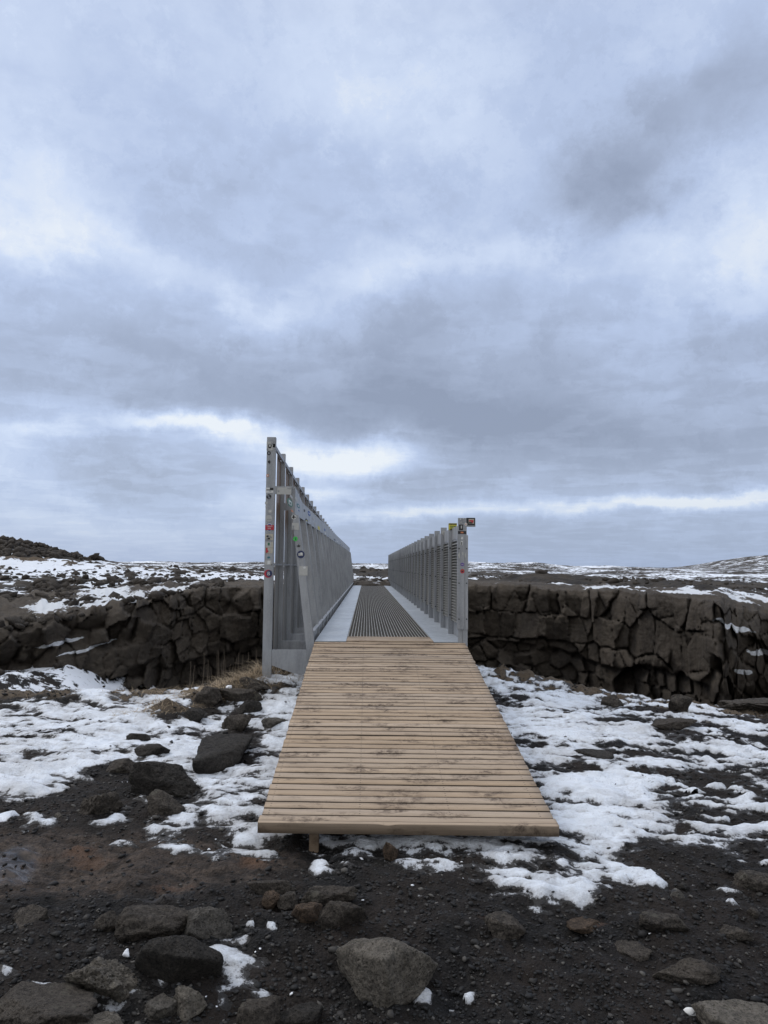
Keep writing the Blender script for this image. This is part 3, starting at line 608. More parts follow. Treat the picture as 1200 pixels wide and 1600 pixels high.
RK = [
 ('boulder', 'pale grey boulder cut off by the lower right corner of the picture', (1108, 1546, 1262, 1650), 'rock_light', 12, dict(depth=.8, top=.66, sub=6, rough=.03)),
 ('boulder', 'long dark low boulder with rounded back just behind the pale corner boulder', (1028, 1504, 1136, 1548), 'rock', 21, dict(depth=.5, sub=5)),
 ('rock', 'flat grey brown rock pressed into gravel on the right above the long dark boulder', (1003, 1432, 1080, 1468), 'rock', 22, dict(depth=.6, top=.5)),
 ('rock', 'small brown rock at the right edge beside the small snow scrap', (1125, 1445, 1178, 1474), 'rock', 23, dict(depth=.7)),
 ('rock', 'low flat dark rock with a white pebble beside it', (962, 1474, 1022, 1502), 'rock', 24, dict(depth=.7, top=.4)),
 ('rock', 'brown half buried rock at the right edge just below the snow', (1150, 1356, 1215, 1388), 'rock', 25, dict(depth=.7, top=.5)),
 ('rock', 'low brown rock sunk in reddish soil right of the large centre boulder', (758, 1432, 822, 1472), 'rock', 26, dict(depth=.7, top=.5)),
 ('rock', 'flat rust brown slab barely showing through gravel', (888, 1430, 950, 1456), 'rock_orange', 27, dict(depth=.8, top=.3, hf=.12)),
 ('boulder', 'pale lumpy boulder at lower left in front of the dark blocky boulder', (96, 1494, 208, 1570), 'rock_light', 31, dict(depth=.75, sub=6, rough=.07)),
 ('boulder', 'brown boulder behind and left of the large dark blocky boulder', (174, 1422, 294, 1480), 'rock', 33, dict(depth=.6, top=.7)),
 ('boulder', 'squarish brown boulder behind and right of the large dark blocky boulder', (284, 1426, 360, 1482), 'rock_grey', 34, dict(depth=.7, top=.7)),
 ('rock', 'small brown rock just left of the brown boulder row', (138, 1424, 182, 1456), 'rock', 35, dict(depth=.8)),
 ('rock', 'dull brown rock at the left edge behind the gravel', (8, 1420, 68, 1456), 'rock', 36, dict(depth=.8)),
 ('rock', 'light brown rounded rock in front of the snow patch at lower left', (262, 1546, 320, 1592), 'rock_light', 37, dict(depth=.8)),
 ('rock', 'flat pale rock joined to the front of the lower left snow patch', (222, 1554, 278, 1590), 'rock_grey', 38, dict(depth=.8, top=.4)),
 ('rock_slab', 'broad dark slab filling the bottom left corner', (-60, 1528, 142, 1630), 'rock', 39, dict(depth=.7, top=.45, sub=6)),
 ('rock', 'pale flat rock cut by the bottom edge right of the corner slab', (86, 1584, 186, 1640), 'rock_light', 40, dict(depth=.6, top=.5)),
 ('rock', 'low lumpy brown rock at the bottom edge left of the large centre boulder', (368, 1562, 436, 1606), 'rock', 41, dict(depth=.6, top=.5)),
 ('rock', 'knobbly dark rock at the bottom edge nearest the large centre boulder', (430, 1558, 502, 1600), 'rock_dark', 42, dict(depth=.7, top=.6)),
 ('rock', 'small orange brown rock at the top left of the bedrock ridge', (408, 1402, 436, 1428), 'rock_orange', 43, dict(depth=.9)),
 ('rock', 'small brown rock touching the small orange one on the bedrock ridge', (432, 1406, 466, 1430), 'rock', 44, dict(depth=.9)),
 ('rock', 'squarish orange rock standing in front of the bedrock ridge', (452, 1426, 502, 1464), 'rock_orange', 45, dict(depth=.8, top=.7)),
 ('rock', 'long low brown rock forming the upper bedrock ridge', (470, 1400, 558, 1430), 'rock', 46, dict(depth=.35, top=.5)),
 ('rock', 'long low brown rock forming the lower bedrock ridge', (490, 1426, 572, 1470), 'rock', 47, dict(depth=.4, top=.5)),
 ('rock', 'flat brown ledge rock lying left of the small orange rock', (384, 1386, 462, 1404), 'rock', 48, dict(depth=.35, top=.5)),
 ('rock', 'brown rock with a folded crust left of the midground boulders', (116, 1232, 184, 1278), 'rock', 51, dict(depth=.7, rough=.09)),
 ('boulder', 'large dark brown boulder in the midground group on the left', (198, 1188, 314, 1246), 'rock_dark', 52, dict(depth=.6, top=.8, sub=6)),
 ('rock', 'reddish brown rock in front of the large midground boulder', (224, 1232, 286, 1275), 'rock', 53, dict(depth=.8)),
 ('rock', 'grey brown rock at the snow edge left of the large midground boulder', (164, 1182, 214, 1210), 'rock', 55, dict(depth=.8)),
 ('rock', 'flat dark rock poking through snow above the midground boulder', (208, 1162, 264, 1184), 'rock_dark', 56, dict(depth=.6, top=.6)),
 ('rock', 'small dark rock poking through snow farther up on the left', (192, 1146, 234, 1162), 'rock_dark', 57, dict(depth=.7)),
 ('rock', 'small pointed dark rock alone in the snow below the grass ridge', (288, 1112, 320, 1133), 'rock_dark', 58, dict(depth=.9)),
 ('rock', 'dark rounded rock between the slab and the grassy ridge', (345, 1114, 392, 1144), 'rock', 59, dict(depth=.7)),
 ('rock', 'dark pointed rock in snow just above the rounded one by the slab', (360, 1096, 408, 1120), 'rock_dark', 60, dict(depth=.7)),
 ('rock', 'flat pale grey stone in the snow close to the ramp edge', (408, 1118, 446, 1138), 'rock_grey', 61, dict(depth=.9, top=.4)),
 ('rock', 'long mossy brown rock in the bank below the tall post', (338, 1078, 412, 1106), 'rock', 62, dict(depth=.6)),
 ('rock', 'mossy brown rock in the bank beside the dry grass', (300, 1078, 346, 1108), 'rock', 63, dict(depth=.7)),
 ('rock', 'brown rock in the bank just under the foot of the tall post', (372, 1062, 424, 1084), 'rock', 64, dict(depth=.7)),
 ('boulder', 'brown rock wedged under the steel arm beside the ramp', (436, 1040, 484, 1072), 'rock', 65, dict(depth=.8)),
 ('rock', 'brown rock between the tall post and the wedged rock', (420, 1036, 452, 1060), 'rock', 66, dict(depth=.8)),
 ('rock', 'dark brown rock lying in the snow right of the ramp', (896, 1146, 964, 1190), 'rock_dark', 71, dict(depth=.7, rot=-22, hf=.20)),
 ('rock', 'narrow dark rock just left of the one in the right snow', (872, 1142, 912, 1158), 'rock_dark', 72, dict(depth=.5, hf=.16)),
 ('rock', 'rounded brown rock at the far snow edge on the right', (938, 1088, 976, 1110), 'rock', 73, dict(depth=.8)),
 ('rock', 'brown rock behind the rounded one at the far snow edge', (952, 1080, 988, 1100), 'rock', 74, dict(depth=.8)),
 ('rock', 'squarish brown rock at the far snow edge near the ledge', (1046, 1090, 1086, 1118), 'rock', 75, dict(depth=.7, top=.7)),
 ('rock', 'small brown rock in the snow near the right of the ramp', (876, 1110, 904, 1124), 'rock', 76, dict(depth=.9)),
 ('rock', 'dark low rock in broken snow toward the right edge', (1016, 1126, 1092, 1146), 'rock', 77, dict(depth=.5, hf=.18)),
 ('rock', 'brown stone standing under the front edge of the ramp', (598, 1316, 622, 1348), 'rock_orange', 78, dict(depth=.9, sink=.1)),
 ('stone', 'small grey stone alone on the snow near the ramp corner', (886, 1274, 904, 1288), 'rock_grey', 79, dict(depth=.9)),
 ('boulder', 'mossy brown rock at the cliff edge touching the right side of the ramp', (756, 1040, 800, 1068), 'rock', 80, dict(depth=.9)),
 ('boulder', 'long mossy rock at the cliff edge second from the ramp', (784, 1046, 850, 1078), 'rock', 81, dict(depth=.7)),
 ('boulder', 'low mossy rock at the cliff edge third from the ramp', (840, 1054, 900, 1084), 'rock', 82, dict(depth=.7)),
 ('rock_slab', 'long flat brown ledge along the right rim of the gorge', (1000, 1070, 1150, 1106), 'rock_grey', 83, dict(depth=.65, top=.4, hf=.13, rough=.10, sink=.25, sub=6)),
 ('rock_slab', 'low brown ledge in the gorge rim left of the long flat one', (896, 1068, 1020, 1092), 'rock', 84, dict(depth=.65, top=.4, hf=.13, rough=.10, sink=.25, sub=6)),
 ('rock_slab', 'flat brown ledge at the right edge of the gorge rim', (1130, 1080, 1260, 1116), 'rock', 85, dict(depth=.65, top=.4, hf=.12, rough=.10, sink=.25, sub=6)),
 ('rock', 'small grey rock half in gravel at right near the snow scrap', (1052, 1396, 1072, 1412), 'rock_grey', 86, dict(depth=.9, sub=4)),
 ('rock', 'small dark rock in gravel right of the snow scrap', (1170, 1420, 1190, 1436), 'rock', 87, dict(depth=.9, sub=4)),
 ('rock', 'dark small rock near the broken snow edge at right', (1060, 1376, 1082, 1392), 'rock_dark', 88, dict(depth=.9, sub=4)),
]
for (nm, lb, bb, mt, sdx, kw) in RK: rock(nm, lb, nm.replace('_', ' '), bb, mt, sdx, **kw)
wp = rock('pebble', 'white pebble with a small dark mark near the lower right boulder', 'pebble', (1070, 1570, 1093, 1587), 'white_stone', 91, hf=.45, depth=.8, sub=4, sharp=5, rough=.005)
mb = MB(); mb.tube((-.008, -.0245, .010), (.008, -.022, .017), .0010, 6); mb.tube((.0, -.0245, .009), (.002, -.020, .018), .0010, 6); mb.build('painted_mark', M['s_black'], wp)
rock('snow_lump', 'round lump of snow resting on the mossy bank left of the ramp', 'snow lump', (351, 1076, 362, 1086), 'grit_snow', 92, hf=.7, sub=4, sharp=9, rough=.08)
rock('snow_lump', 'small snow lump at the far edge of the right snow field', 'snow lump', (929, 1078, 938, 1086), 'grit_snow', 93, hf=.8, sub=4, sharp=5)
rock('pebble', 'tiny white pebble beside the low flat dark rock', 'pebble', (1003, 1491, 1011, 1500), 'white_stone', 94, hf=.8, sub=3, sharp=5)
rock('pebble', 'light brown pebble at the left snow remnants', 'pebble', (84, 1270, 96, 1280), 'rock_light', 95, hf=.6, sub=3, sharp=5)
rock('snow_lump', 'small round snow lump beside the dark blocky boulder', 'snow lump', (190, 1488, 202, 1500), 'grit_snow', 96, hf=.8, sub=4, sharp=5)

# ------------------------------------------------------------------ gorge wall
LP = [(-700, 1010, 12), (-350, 1000, 15), (-150, 995, 17.5), (0, 985, 19.5), (100, 967, 20.5), (200, 945, 22), (300, 921, 24.5), (350, 917, 25.5), (408, 916, 26), (560, 914, 27), (740, 914, 26), (820, 916, 25.2),
      (900, 921, 24.2), (990, 928, 22.2), (1060, 934, 20.3), (1125, 940, 18.8), (1150, 955, 19.8), (1200, 962, 20.8), (1260, 964, 20.0), (1330, 960, 18.5), (1500, 960, 16), (1900, 975, 12)]
lp = np.array([at(u, v, d) for u, v, d in LP]); seg = np.linalg.norm(np.diff(lp[:, :2], axis=0), axis=1); sc_ = np.concatenate([[0], np.cumsum(seg)])
S = np.arange(0, sc_[-1], .042)
lx, ly, lz = (np.interp(S, sc_, lp[:, k]) for k in range(3))
ker = np.exp(-np.linspace(-2, 2, 21) ** 2); ker /= ker.sum()
def smo(a): return np.convolve(np.pad(a, 10, mode='edge'), ker, 'valid')
lx, ly, lz = smo(lx), smo(ly), smo(lz)
rad_ = np.stack([lx, ly], -1); rad_ /= np.linalg.norm(rad_, axis=1)[:, None]
azl = np.degrees(np.arctan2(lx, ly))
lx0, lz0 = lx.copy(), lz.copy()
# plateau heights behind the lip, as a function of position
def topz(s, b, x, y):
    lipz = np.interp(s, S, lz0); base = .85 - .65 * sstep(-2, 12, x * 40 / np.maximum(y, 1)) * sstep(28, 60, y) + 0 * b
    w_ = np.exp(-np.maximum(b, 0) / 5.0); z = lipz * w_ + base * (1 - w_)
    r = np.hypot(x, y)
    z = z + (.22 * fbm(x * .22, y * .22, 1.5, 4) + .16 * np.abs(fbm(x * .8, y * .8, 2.5, 5, g=.6))) * sstep(.5, 8, b)
    z = z + .9 * fbm(x * .03, y * .03, 3.5, 4) * sstep(30, 120, b) + 2.2 * np.maximum(fbm(x * .006, y * .006, 4.5, 4), -.1) * sstep(150, 600, b)
    rh = fbm(x * .5, y * .5, 5.5, 6, g=.62)
    hl = 2.15 * np.exp(-(np.maximum(x + 28.5, 0) / 5.8) ** 1.9) * np.exp(-((y - 60) / 8) ** 2)
    z = z + hl * (1 + .22 * rh)
    z = z + .85 * gs(x, y, -22, 47, 9, 2.6) * (1 + .2 * rh)                    # grassy hummock
    z = z + .42 * gs(x, y, 8.4, 31.5, 2.6, 1.6) * (1 + .3 * rh) + .30 * gs(x, y, 11.3, 28.5, 1.6, 1.3)
    z = z + .30 * gs(x, y, -7, 62, 14, 5) * (1 + .8 * rh) + .35 * gs(x, y, 1, 50, 8, 4) * (1 + .8 * rh)
    z = z + 3.1 * gs(x, y, 44, 330, 20, 30) + 3.0 * gs(x, y, 80, 350, 22, 30) + 2.2 * gs(x, y, 120, 380, 60, 30) + 2.0 * gs(x, y, -110, 400, 180, 40)
    z = z + 26 * gs(x, y, 665, 1200, 95, 200) 
    return z
# Voronoi blocks
def vorpts(cw, ch, q0, q1, jit, sd_, jq=.6):
    r_ = np.random.default_rng(sd_); P = []
    q = q0; row = 0
    while q < q1:
        o = r_.uniform(0, cw)
        for s in np.arange(-cw, sc_[-1] + cw, cw):
            P.append((s + o + r_.uniform(-jit, jit) * cw, q + r_.uniform(-jit, jit) * ch * jq))
        q += ch; row += 1
    return np.array(P)
def voronoi(sx, qx, P, cw, ch, p=2.6):
    n = len(sx); F1 = np.empty(n); F2 = np.empty(n); I1 = np.empty(n, int); J1 = np.empty(n)
    order = np.argsort(sx); ps = np.argsort(P[:, 0]); Pq = P[ps]
    for a in range(0, n, 6000):
        idx = order[a:a + 6000]; lo, hi = sx[idx].min() - 2.5 * cw, sx[idx].max() + 2.5 * cw
        sel = np.where((Pq[:, 0] > lo) & (Pq[:, 0] < hi))[0]
        d = (np.abs((sx[idx, None] - Pq[sel, 0]) / cw) ** p + np.abs((qx[idx, None] - Pq[sel, 1]) / ch) ** p) ** (1 / p)
        pr = np.argpartition(d, 1, axis=1)[:, :2]; dd = np.take_along_axis(d, pr, 1)
        sw = dd[:, 0] > dd[:, 1]; pr[sw] = pr[sw][:, ::-1]; dd = np.sort(dd, 1)
        F1[idx], F2[idx], I1[idx] = dd[:, 0], dd[:, 1], ps[sel[pr[:, 0]]]
        a_, b_ = ps[sel[pr[:, 0]]], ps[sel[pr[:, 1]]]; J1[idx] = ((np.minimum(a_, b_) * 7919 + np.maximum(a_, b_) * 104729) % 997) / 997
    return F1, F2, I1, J1
HT = 5.3
qv = np.arange(0, HT, .042)
bk = np.array([.08, .18, .3, .45, .62, .82, 1.05, 1.35, 1.7, 2.1, 2.6, 3.2, 4.0, 5.0])
SS, QQ = np.meshgrid(S, np.concatenate([-bk[::-1], qv])); s1, q1 = SS.ravel(), QQ.ravel(); qf = np.maximum(q1, 0)
wps = .13 * fbm(s1 * .8, q1 * .8, 1.3, 3, g=.5) + .018 * fbm(s1 * 6, q1 * 6, 1.3, 2); wpq = .12 * fbm(s1 * .6, q1 * .8, 2.3, 3, g=.5) + .018 * fbm(s1 * 6, q1 * 6, 2.3, 2)
sa, qa = s1 + wps, qf + wpq
PA = vorpts(1.15, .88, .42, 2.4, .46, 1, .28); PB = vorpts(.50, .40, 1.2, HT + .6, .5, 2); PC = vorpts(.52, .42, -.1, HT, .5, 5)
PA = PA[np.random.default_rng(3).uniform(0, 1, len(PA)) > .14]; PB = PB[np.random.default_rng(4).uniform(0, 1, len(PB)) > .14]; PC = PC[np.random.default_rng(6).uniform(0, 1, len(PC)) > .22]
A1, A2, AI, AJ = voronoi(sa, qa, PA, 1.25, .92, 3.2); B1, B2, BI, BJ = voronoi(sa, qa, PB, .50, .40, 2.2); C1, C2, CI, CJ = voronoi(sa, qa, PC, .52, .42, 2.3)
r_ = np.random.default_rng(11)
def facet(I, P, s, q, dep, tilt, seed):
    r_ = np.random.default_rng(seed); n = len(P); d = r_.uniform(0, dep, n); ts, tq = r_.normal(0, tilt, n), r_.normal(0, tilt, n)
    return d[I] + ts[I] * (s - P[I, 0]) + tq[I] * (q - P[I, 1])
azs = np.interp(s1, S, azl); leftw = sstep(-10, -17, azs); rightw = sstep(24.0, 25.3, azs) * sstep(40, 29, azs)
ck = .5 + .8 * fbm(s1 * .9, q1 * .9, 8.8, 3)   # how open the joints are, varying along the wall
hA = facet(AI, PA, sa, qa, .42, .24, 21) - .42 * np.exp(-((A2 - A1) / (.016 + .075 * AJ ** 3)) ** 2) * np.clip(ck * 1.6, .15, 1) * (.25 + .75 * (AJ > .3)) + .04 * np.abs(fbm(s1 * 1.3, q1 * .6, 5.2, 4, g=.6))
D1, D2, DI, DJ = voronoi(sa, qa, vorpts(.62, 1.5, 0, HT, .48, 9), .62, 1.5, 2.2); hA = hA + facet(DI, vorpts(.62, 1.5, 0, HT, .48, 9), sa, qa, .16, .20, 29) - .14 * np.exp(-((D2 - D1) / .02) ** 2) * (DJ > .7)
hB = facet(BI, PB, sa, qa, .46, .60, 22) - .38 * np.exp(-((B2 - B1) / (.03 + .20 * BJ ** 2)) ** 2) * np.clip(.5 + 1.2 * fbm(s1 * 1.5, q1 * 1.5, 9.8, 3), .1, 1)
hC = facet(CI, PC, sa, qa, .60, .60, 23) - .38 * np.exp(-((C2 - C1) / (.03 + .18 * CJ ** 2)) ** 2) * np.clip(.45 + 1.2 * fbm(s1 * 1.2, q1 * 1.2, 4.8, 3), .05, 1)
qb = 2.05 + .35 * fbm(s1 * .25, 5.0, 1.1, 3) - .45 * np.exp(-((azs - 8) / 3) ** 2) * 0
lw = sstep(qb - .04, qb + .12, qa)
hR = hA * (1 - lw) + (hB - .36 + .12 * (qf - qb).clip(0, 3)) * lw
hh = hR * (1 - np.maximum(leftw, rightw)) + hC * np.maximum(leftw, rightw)
# the big flat slab face and snow ledges in the left wall
slabw = .8 * np.exp(-((azs + 18.0) / 2.6) ** 6) * np.exp(-((qf - 1.45) / .42) ** 6); hh = hh * (1 - slabw) + (.55 - .25 * ((azs + 17) / 4) ** 2 + .1 * (qf - 1.2)) * slabw
lean = .03 + .20 * leftw * sstep(2.2, .0, qf) * 1.0 + .55 * rightw * sstep(2.6, .2, qf)
off = lean * qf * 1.0 + hh * sstep(-.5, .25, q1 + .15) + .030 * fbm(s1 * 3.5, qf * 3.5, 3.1, 5, g=.72) - .03 * np.abs(fbm(s1 * 2.2, qf * 3.0, 13.1, 5, g=.7)) - .12 * np.exp(-(qf / .12) ** 2) + .45 * sstep(3.6, 5.2, qf)
stair = (.35 * np.floor(qf / .55 + .3 * fbm(s1 * .4, 2.2, 1.9, 3)) - .35 * qf / .55) * leftw * sstep(2.2, 1.5, qf); off = off + stair * .2
rx, ry = np.interp(s1, S, rad_[:, 0]), np.interp(s1, S, rad_[:, 1])
px_, py_, pz_ = np.interp(s1, S, lx), np.interp(s1, S, ly), np.interp(s1, S, lz)
back = np.maximum(-q1, 0)
wx, wy = px_ + rx * (back - off * (q1 >= -.3)), py_ + ry * (back - off * (q1 >= -.3))
tz = topz(s1, back, px_ + rx * back, py_ + ry * back) + (.10 + .10 * leftw) * np.abs(fbm(wx * 1.2, wy * 1.2, 3.3, 5, g=.6)) * (q1 < 0) * sstep(5, 4, back) + .02
wz = np.where(q1 >= 0, pz_ - qf + .03 * fbm(s1 * 2.5, qf * 2.5, 7.1, 4), tz)
wz = wz + .10 * fbm(s1 * .9, .5, 4.4, 5, g=.6) * sstep(2.0, 0, np.abs(q1)) - .07 * (r_.uniform(0, 1, len(PA))[AI]) * sstep(.5, 0, qf) * (q1 > -1)
cellt = np.where(lw > .5, r_.uniform(0, 1, len(PB))[BI], r_.uniform(0, 1, len(PA))[AI])
wetv = np.clip(lw * (.45 + .4 * fbm(s1 * .3, qf * .8, 6.1, 3)) + sstep(3.1, 4.6, qf) * .6, 0, 1) * (1 - .4 * leftw)
mossv = sstep(.35, -.2, q1) * (1 - .6 * leftw) * (.3 + .7 * fbm(s1 * .8, q1, 2.1, 3))
snv = np.zeros_like(s1)
for (a_, q_, sa_, sq_) in ((-22.0, .62, 2.0, .07), (-20.2, .93, 2.6, .05), (26.6, .45, 1.6, .08), (28.5, 1.0, 1.5, .1), (27.0, 1.5, .7, .08)):
    snv = np.maximum(snv, 1.0 * np.exp(-((azs - a_) / sa_) ** 2 - ((qf - q_) / sq_) ** 2))
nr = len(bk) + len(qv)
snv = np.where(q1 < -.3, sstep(.3, 1.6, back) * (.26 + .36 * sstep(13, 19, azs)) + .6 * fbm(wx * .6, wy * .6, 9.9, 4), snv * (q1 > 0))
snv = np.where((q1 < -.3) & (leftw > .3), .44 + .55 * fbm(wx * .45, wy * .45, 9.9, 4) + .1 * leftw, snv)
cl_ = npmesh('cliff', np.stack([wx, wy, wz], -1), grid_faces(nr, len(S)), M['cliff'], smooth=False, attrs=dict(cell=cellt, wet=wetv, moss=mossv, snow=snv, tone=cellt))
tag(cl_, kind='structure')

# ------------------------------------------------------------------ lava plain beyond the gorge, out to the horizon
fs_ = S[::3]; bb_ = [.6]
while bb_[-1] < 7000: bb_.append(bb_[-1] * 1.018 + .05)
bb_ = np.array(bb_); FS, FB = np.meshgrid(fs_, bb_); f1, b1 = FS.ravel(), FB.ravel()
fx, fy = np.interp(f1, S, lx), np.interp(f1, S, ly); frx, fry = np.interp(f1, S, rad_[:, 0]), np.interp(f1, S, rad_[:, 1])
x3, y3 = fx + frx * b1, fy + fry * b1; z3 = topz(f1, b1, x3, y3) - .10 * sstep(5.2, 4.6, b1)
bumps = fbm(x3 * .8, y3 * .8, 2.5, 5, g=.6)
uu = x3 / np.maximum(y3, 1) * F + 573
cover = .535 - .10 * np.abs(bumps) * 2 + .16 * gs(x3, y3, -14, 40, 14, 9) * 1.6
cover += 0; cover -= .75 * np.exp(-(np.maximum(x3 + 27, 0) / 6.0) ** 2.6) * np.exp(-((y3 - 60.5) / 6) ** 2) * (z3 > 1.75)
cover -= .45 * gs(x3, y3, -22, 47.5, 8, 2.0) + .6 * gs(x3, y3, 8.4, 31, 3.4, 1.8) + .45 * gs(x3, y3, 11.3, 28.5, 2.2, 1.6)
cover -= .5 * gs(x3, y3, 1, 50, 8, 4) + .42 * gs(x3, y3, -9, 60, 9, 5) + .3 * sstep(2.5, .5, b1) * sstep(14, 8, x3) + .3 * gs(x3, y3, -1, 33, 4, 3)
cover -= .05 * sstep(0, 10, x3) * sstep(35, 50, y3)
cover -= .10 * sstep(400, 1500, b1)
mossf = .8 * gs(x3, y3, -22, 47, 9, 2.5) + .8 * gs(x3, y3, -1, 32, 3, 2.5)
pln = npmesh('lava_plain', np.stack([x3, y3, z3], -1), grid_faces(len(bb_), len(fs_)), M['far'], smooth=True, attrs=dict(cover=cover, moss=np.clip(mossf, 0, 1)))
tag(pln, kind='structure')
# loose lava rocks on the plateau
def plateau_z(x, y):
    a = np.degrees(np.arctan2(x, y)); s = np.interp(a, azl, S); rl = np.interp(a, azl, np.hypot(lx, ly)); b = np.hypot(x, y) - rl; return topz(s, b, x, y), b
n = 7500
xa = rng.uniform(-42, -19, n); ya = rng.normal(59, 4.5, n); za, ba = plateau_z(xa, ya); k1 = (za > 1.9 + .25 * fbm(xa * .5, ya * .5, 1.0, 3)); 
xb = rng.uniform(-22, 30, 5200); yb = 27 + 60 * rng.uniform(0, 1, 5200) ** 1.5; zb, bb2 = plateau_z(xb, yb); cl2 = fbm(xb * .12, yb * .25, 7.0, 4) ; k2 = (bb2 > .5) & (cl2 > -.04)
az3 = np.where(np.arange(2600) % 2 == 0, rng.uniform(-38, -11, 2600), rng.uniform(-34, -21, 2600)); rl3 = np.interp(az3, azl, np.hypot(lx, ly)); b3 = rng.uniform(-.3, 9, 2600) ** 1.0; x3_ = np.sin(np.radians(az3)) * (rl3 + b3); y3_ = np.cos(np.radians(az3)) * (rl3 + b3); z3_, _b = plateau_z(x3_, y3_); k3 = fbm(x3_ * .35, y3_ * .5, 3.0, 3) > -.10
xb, yb, zb = np.concatenate([xb[k2], x3_[k3]]), np.concatenate([yb[k2], y3_[k3]]), np.concatenate([zb[k2], z3_[k3]]); k2 = slice(None)
xc = np.concatenate([xa[k1], xb[k2]]); yc = np.concatenate([ya[k1], yb[k2]]); zc_ = np.concatenate([za[k1], zb[k2]])
rc = np.clip(rng.lognormal(math.log(.13), .5, len(xc)), .04, .5); rc[len(xa[k1]):] *= .62
M['rubble'] = rock_material('lava_rubble', (.022, .020, .019), (.060, .050, .040))
o = scatter('lava_rubble', xc, yc, zc_ + rc * .15, rc, M['rubble'], .75, .3)
tag(o, 'countless broken dark lava rocks scattered over the plain and hill beyond the gorge', 'rocks', kind='stuff')
# fallen blocks in the gorge bottom and rubble on the wall
n = 1500
xd = rng.uniform(-13, 14, n); yd = rng.uniform(12, 24, n); rl = np.interp(np.degrees(np.arctan2(xd, yd)), azl, np.hypot(lx, ly)); kd = np.hypot(xd, yd) < rl - .4
xd, yd = xd[kd], yd[kd]; rd = np.clip(rng.lognormal(math.log(.14), .5, len(xd)), .04, .6) * np.where(xd < -5, .45, 1)
i, j = cell(xd, yd); o = scatter('fallen_blocks', xd, yd, gfull[i, j] + rd * .2, rd, M['rubble'], .8, .3)
tag(o, 'heaps of fallen dark basalt blocks in the bottom of the gorge', 'rocks', kind='stuff')

# ------------------------------------------------------------------ dry grass and stalks
def blade(V, Fc, x, y, z, h, lean, a, w0):
    n = len(V); dx, dy = math.cos(a), math.sin(a); sx, sy = -dy, dx
    for k, t in enumerate((0, .4, .75, 1)):
        c = lean * h * t * t; ww = w0 * (1 - t * .8) ; bx, by, bz = x + dx * c, y + dy * c, z + h * t * (1 - .25 * t * lean)
        V += [(bx - sx * ww, by - sy * ww, bz), (bx + sx * ww, by + sy * ww, bz)]
    for k in range(3): q = n + 2 * k; Fc.append((q, q + 1, q + 3, q + 2))
V, Fc = [], []
spots = [(-1.15, 7.05, .16, 260, .09), (-1.35, 6.85, .14, 220, .07), (-1.9, 6.15, .14, 200, .06), (-1.05, 6.95, .12, 200, .08), (-.98, 7.15, .28, 420, .11), (-1.25, 7.15, .3, 420, .10), (-1.6, 7.0, .3, 300, .08), (-1.75, 6.35, .18, 160, .07), (-1.5, 6.7, .22, 200, .08), (-.62, 7.0, .13, 130, .09), (-2.4, 7.1, .35, 150, .05), (-2.0, 7.15, .25, 160, .06)]
for (cx, cy, rsp, nb, hg) in spots:
    for _ in range(nb):
        x = random.gauss(cx, rsp); y = random.gauss(cy, rsp * .5); z = float(gfull[cell(x, y)])
        blade(V, Fc, x, y, z - .01, hg * random.uniform(.5, 1.4), random.uniform(.8, 2.8), random.uniform(0, 6.28), .0024)
g = npmesh('dry_grass', V, Fc, M['grass']); tag(g, 'withered brown grass along the bank at the foot of the tall steel post', 'grass', kind='stuff')
for k, (u, h) in enumerate([(297, 34), (303, 26), (316, 46), (325, 28), (328, 35), (339, 34), (341, 40), (343, 48), (346, 30), (349, 38), (353, 50), (357, 32), (366, 36), (371, 46), (378, 40), (384, 30), (399, 34), (388, 38), (332, 24), (361, 28)]):
    p = at(u, 1066 + random.uniform(-3, 4), 7.25); gzv = float(gfull[cell(p[0], 7.25)]); hh2 = h / F * 7.25 * 1.05 + max(0, p[2] - gzv)
    mb = MB(); q = Vector((0, 0, -.02)); d = Vector((random.uniform(-.06, .06), random.uniform(-.1, .1), 1)); rr2 = .0032
    for sgi in range(4):
        q2 = q + d * hh2 / 4; mb.tube(q, q2, rr2, 5); q = q2; d = (d + Vector((random.uniform(-.08, .08), random.uniform(-.08, .08), 0))); rr2 *= .8
    o = mb.build('dry_stalk', M['stalk']); o.location = (p[0], 7.25, gzv)
    tag(o, 'tall bare dry stalk standing on the gorge rim left of the tall post', 'stalk', 'dry stalks on the gorge rim')

# ------------------------------------------------------------------ footbridge
Y0, L, PITCH, NP = 7.0, 22.8, .8143, 29
bridge = empty('footbridge', (.23, Y0, DECK))
tag(bridge, 'grey steel footbridge with tall slatted sides crossing the rocky gorge', 'bridge')
OX, OY, OZ = .23, Y0, DECK
class LMB(MB):                                                  # world coordinates -> bridge coordinates
    def build(s, name, mt, parent=None, bevel=0, off=(OX, OY, OZ)):
        s.v = [(a - off[0], b - off[1], c - off[2]) for a, b, c in s.v]; return super().build(name, mt, parent, bevel)
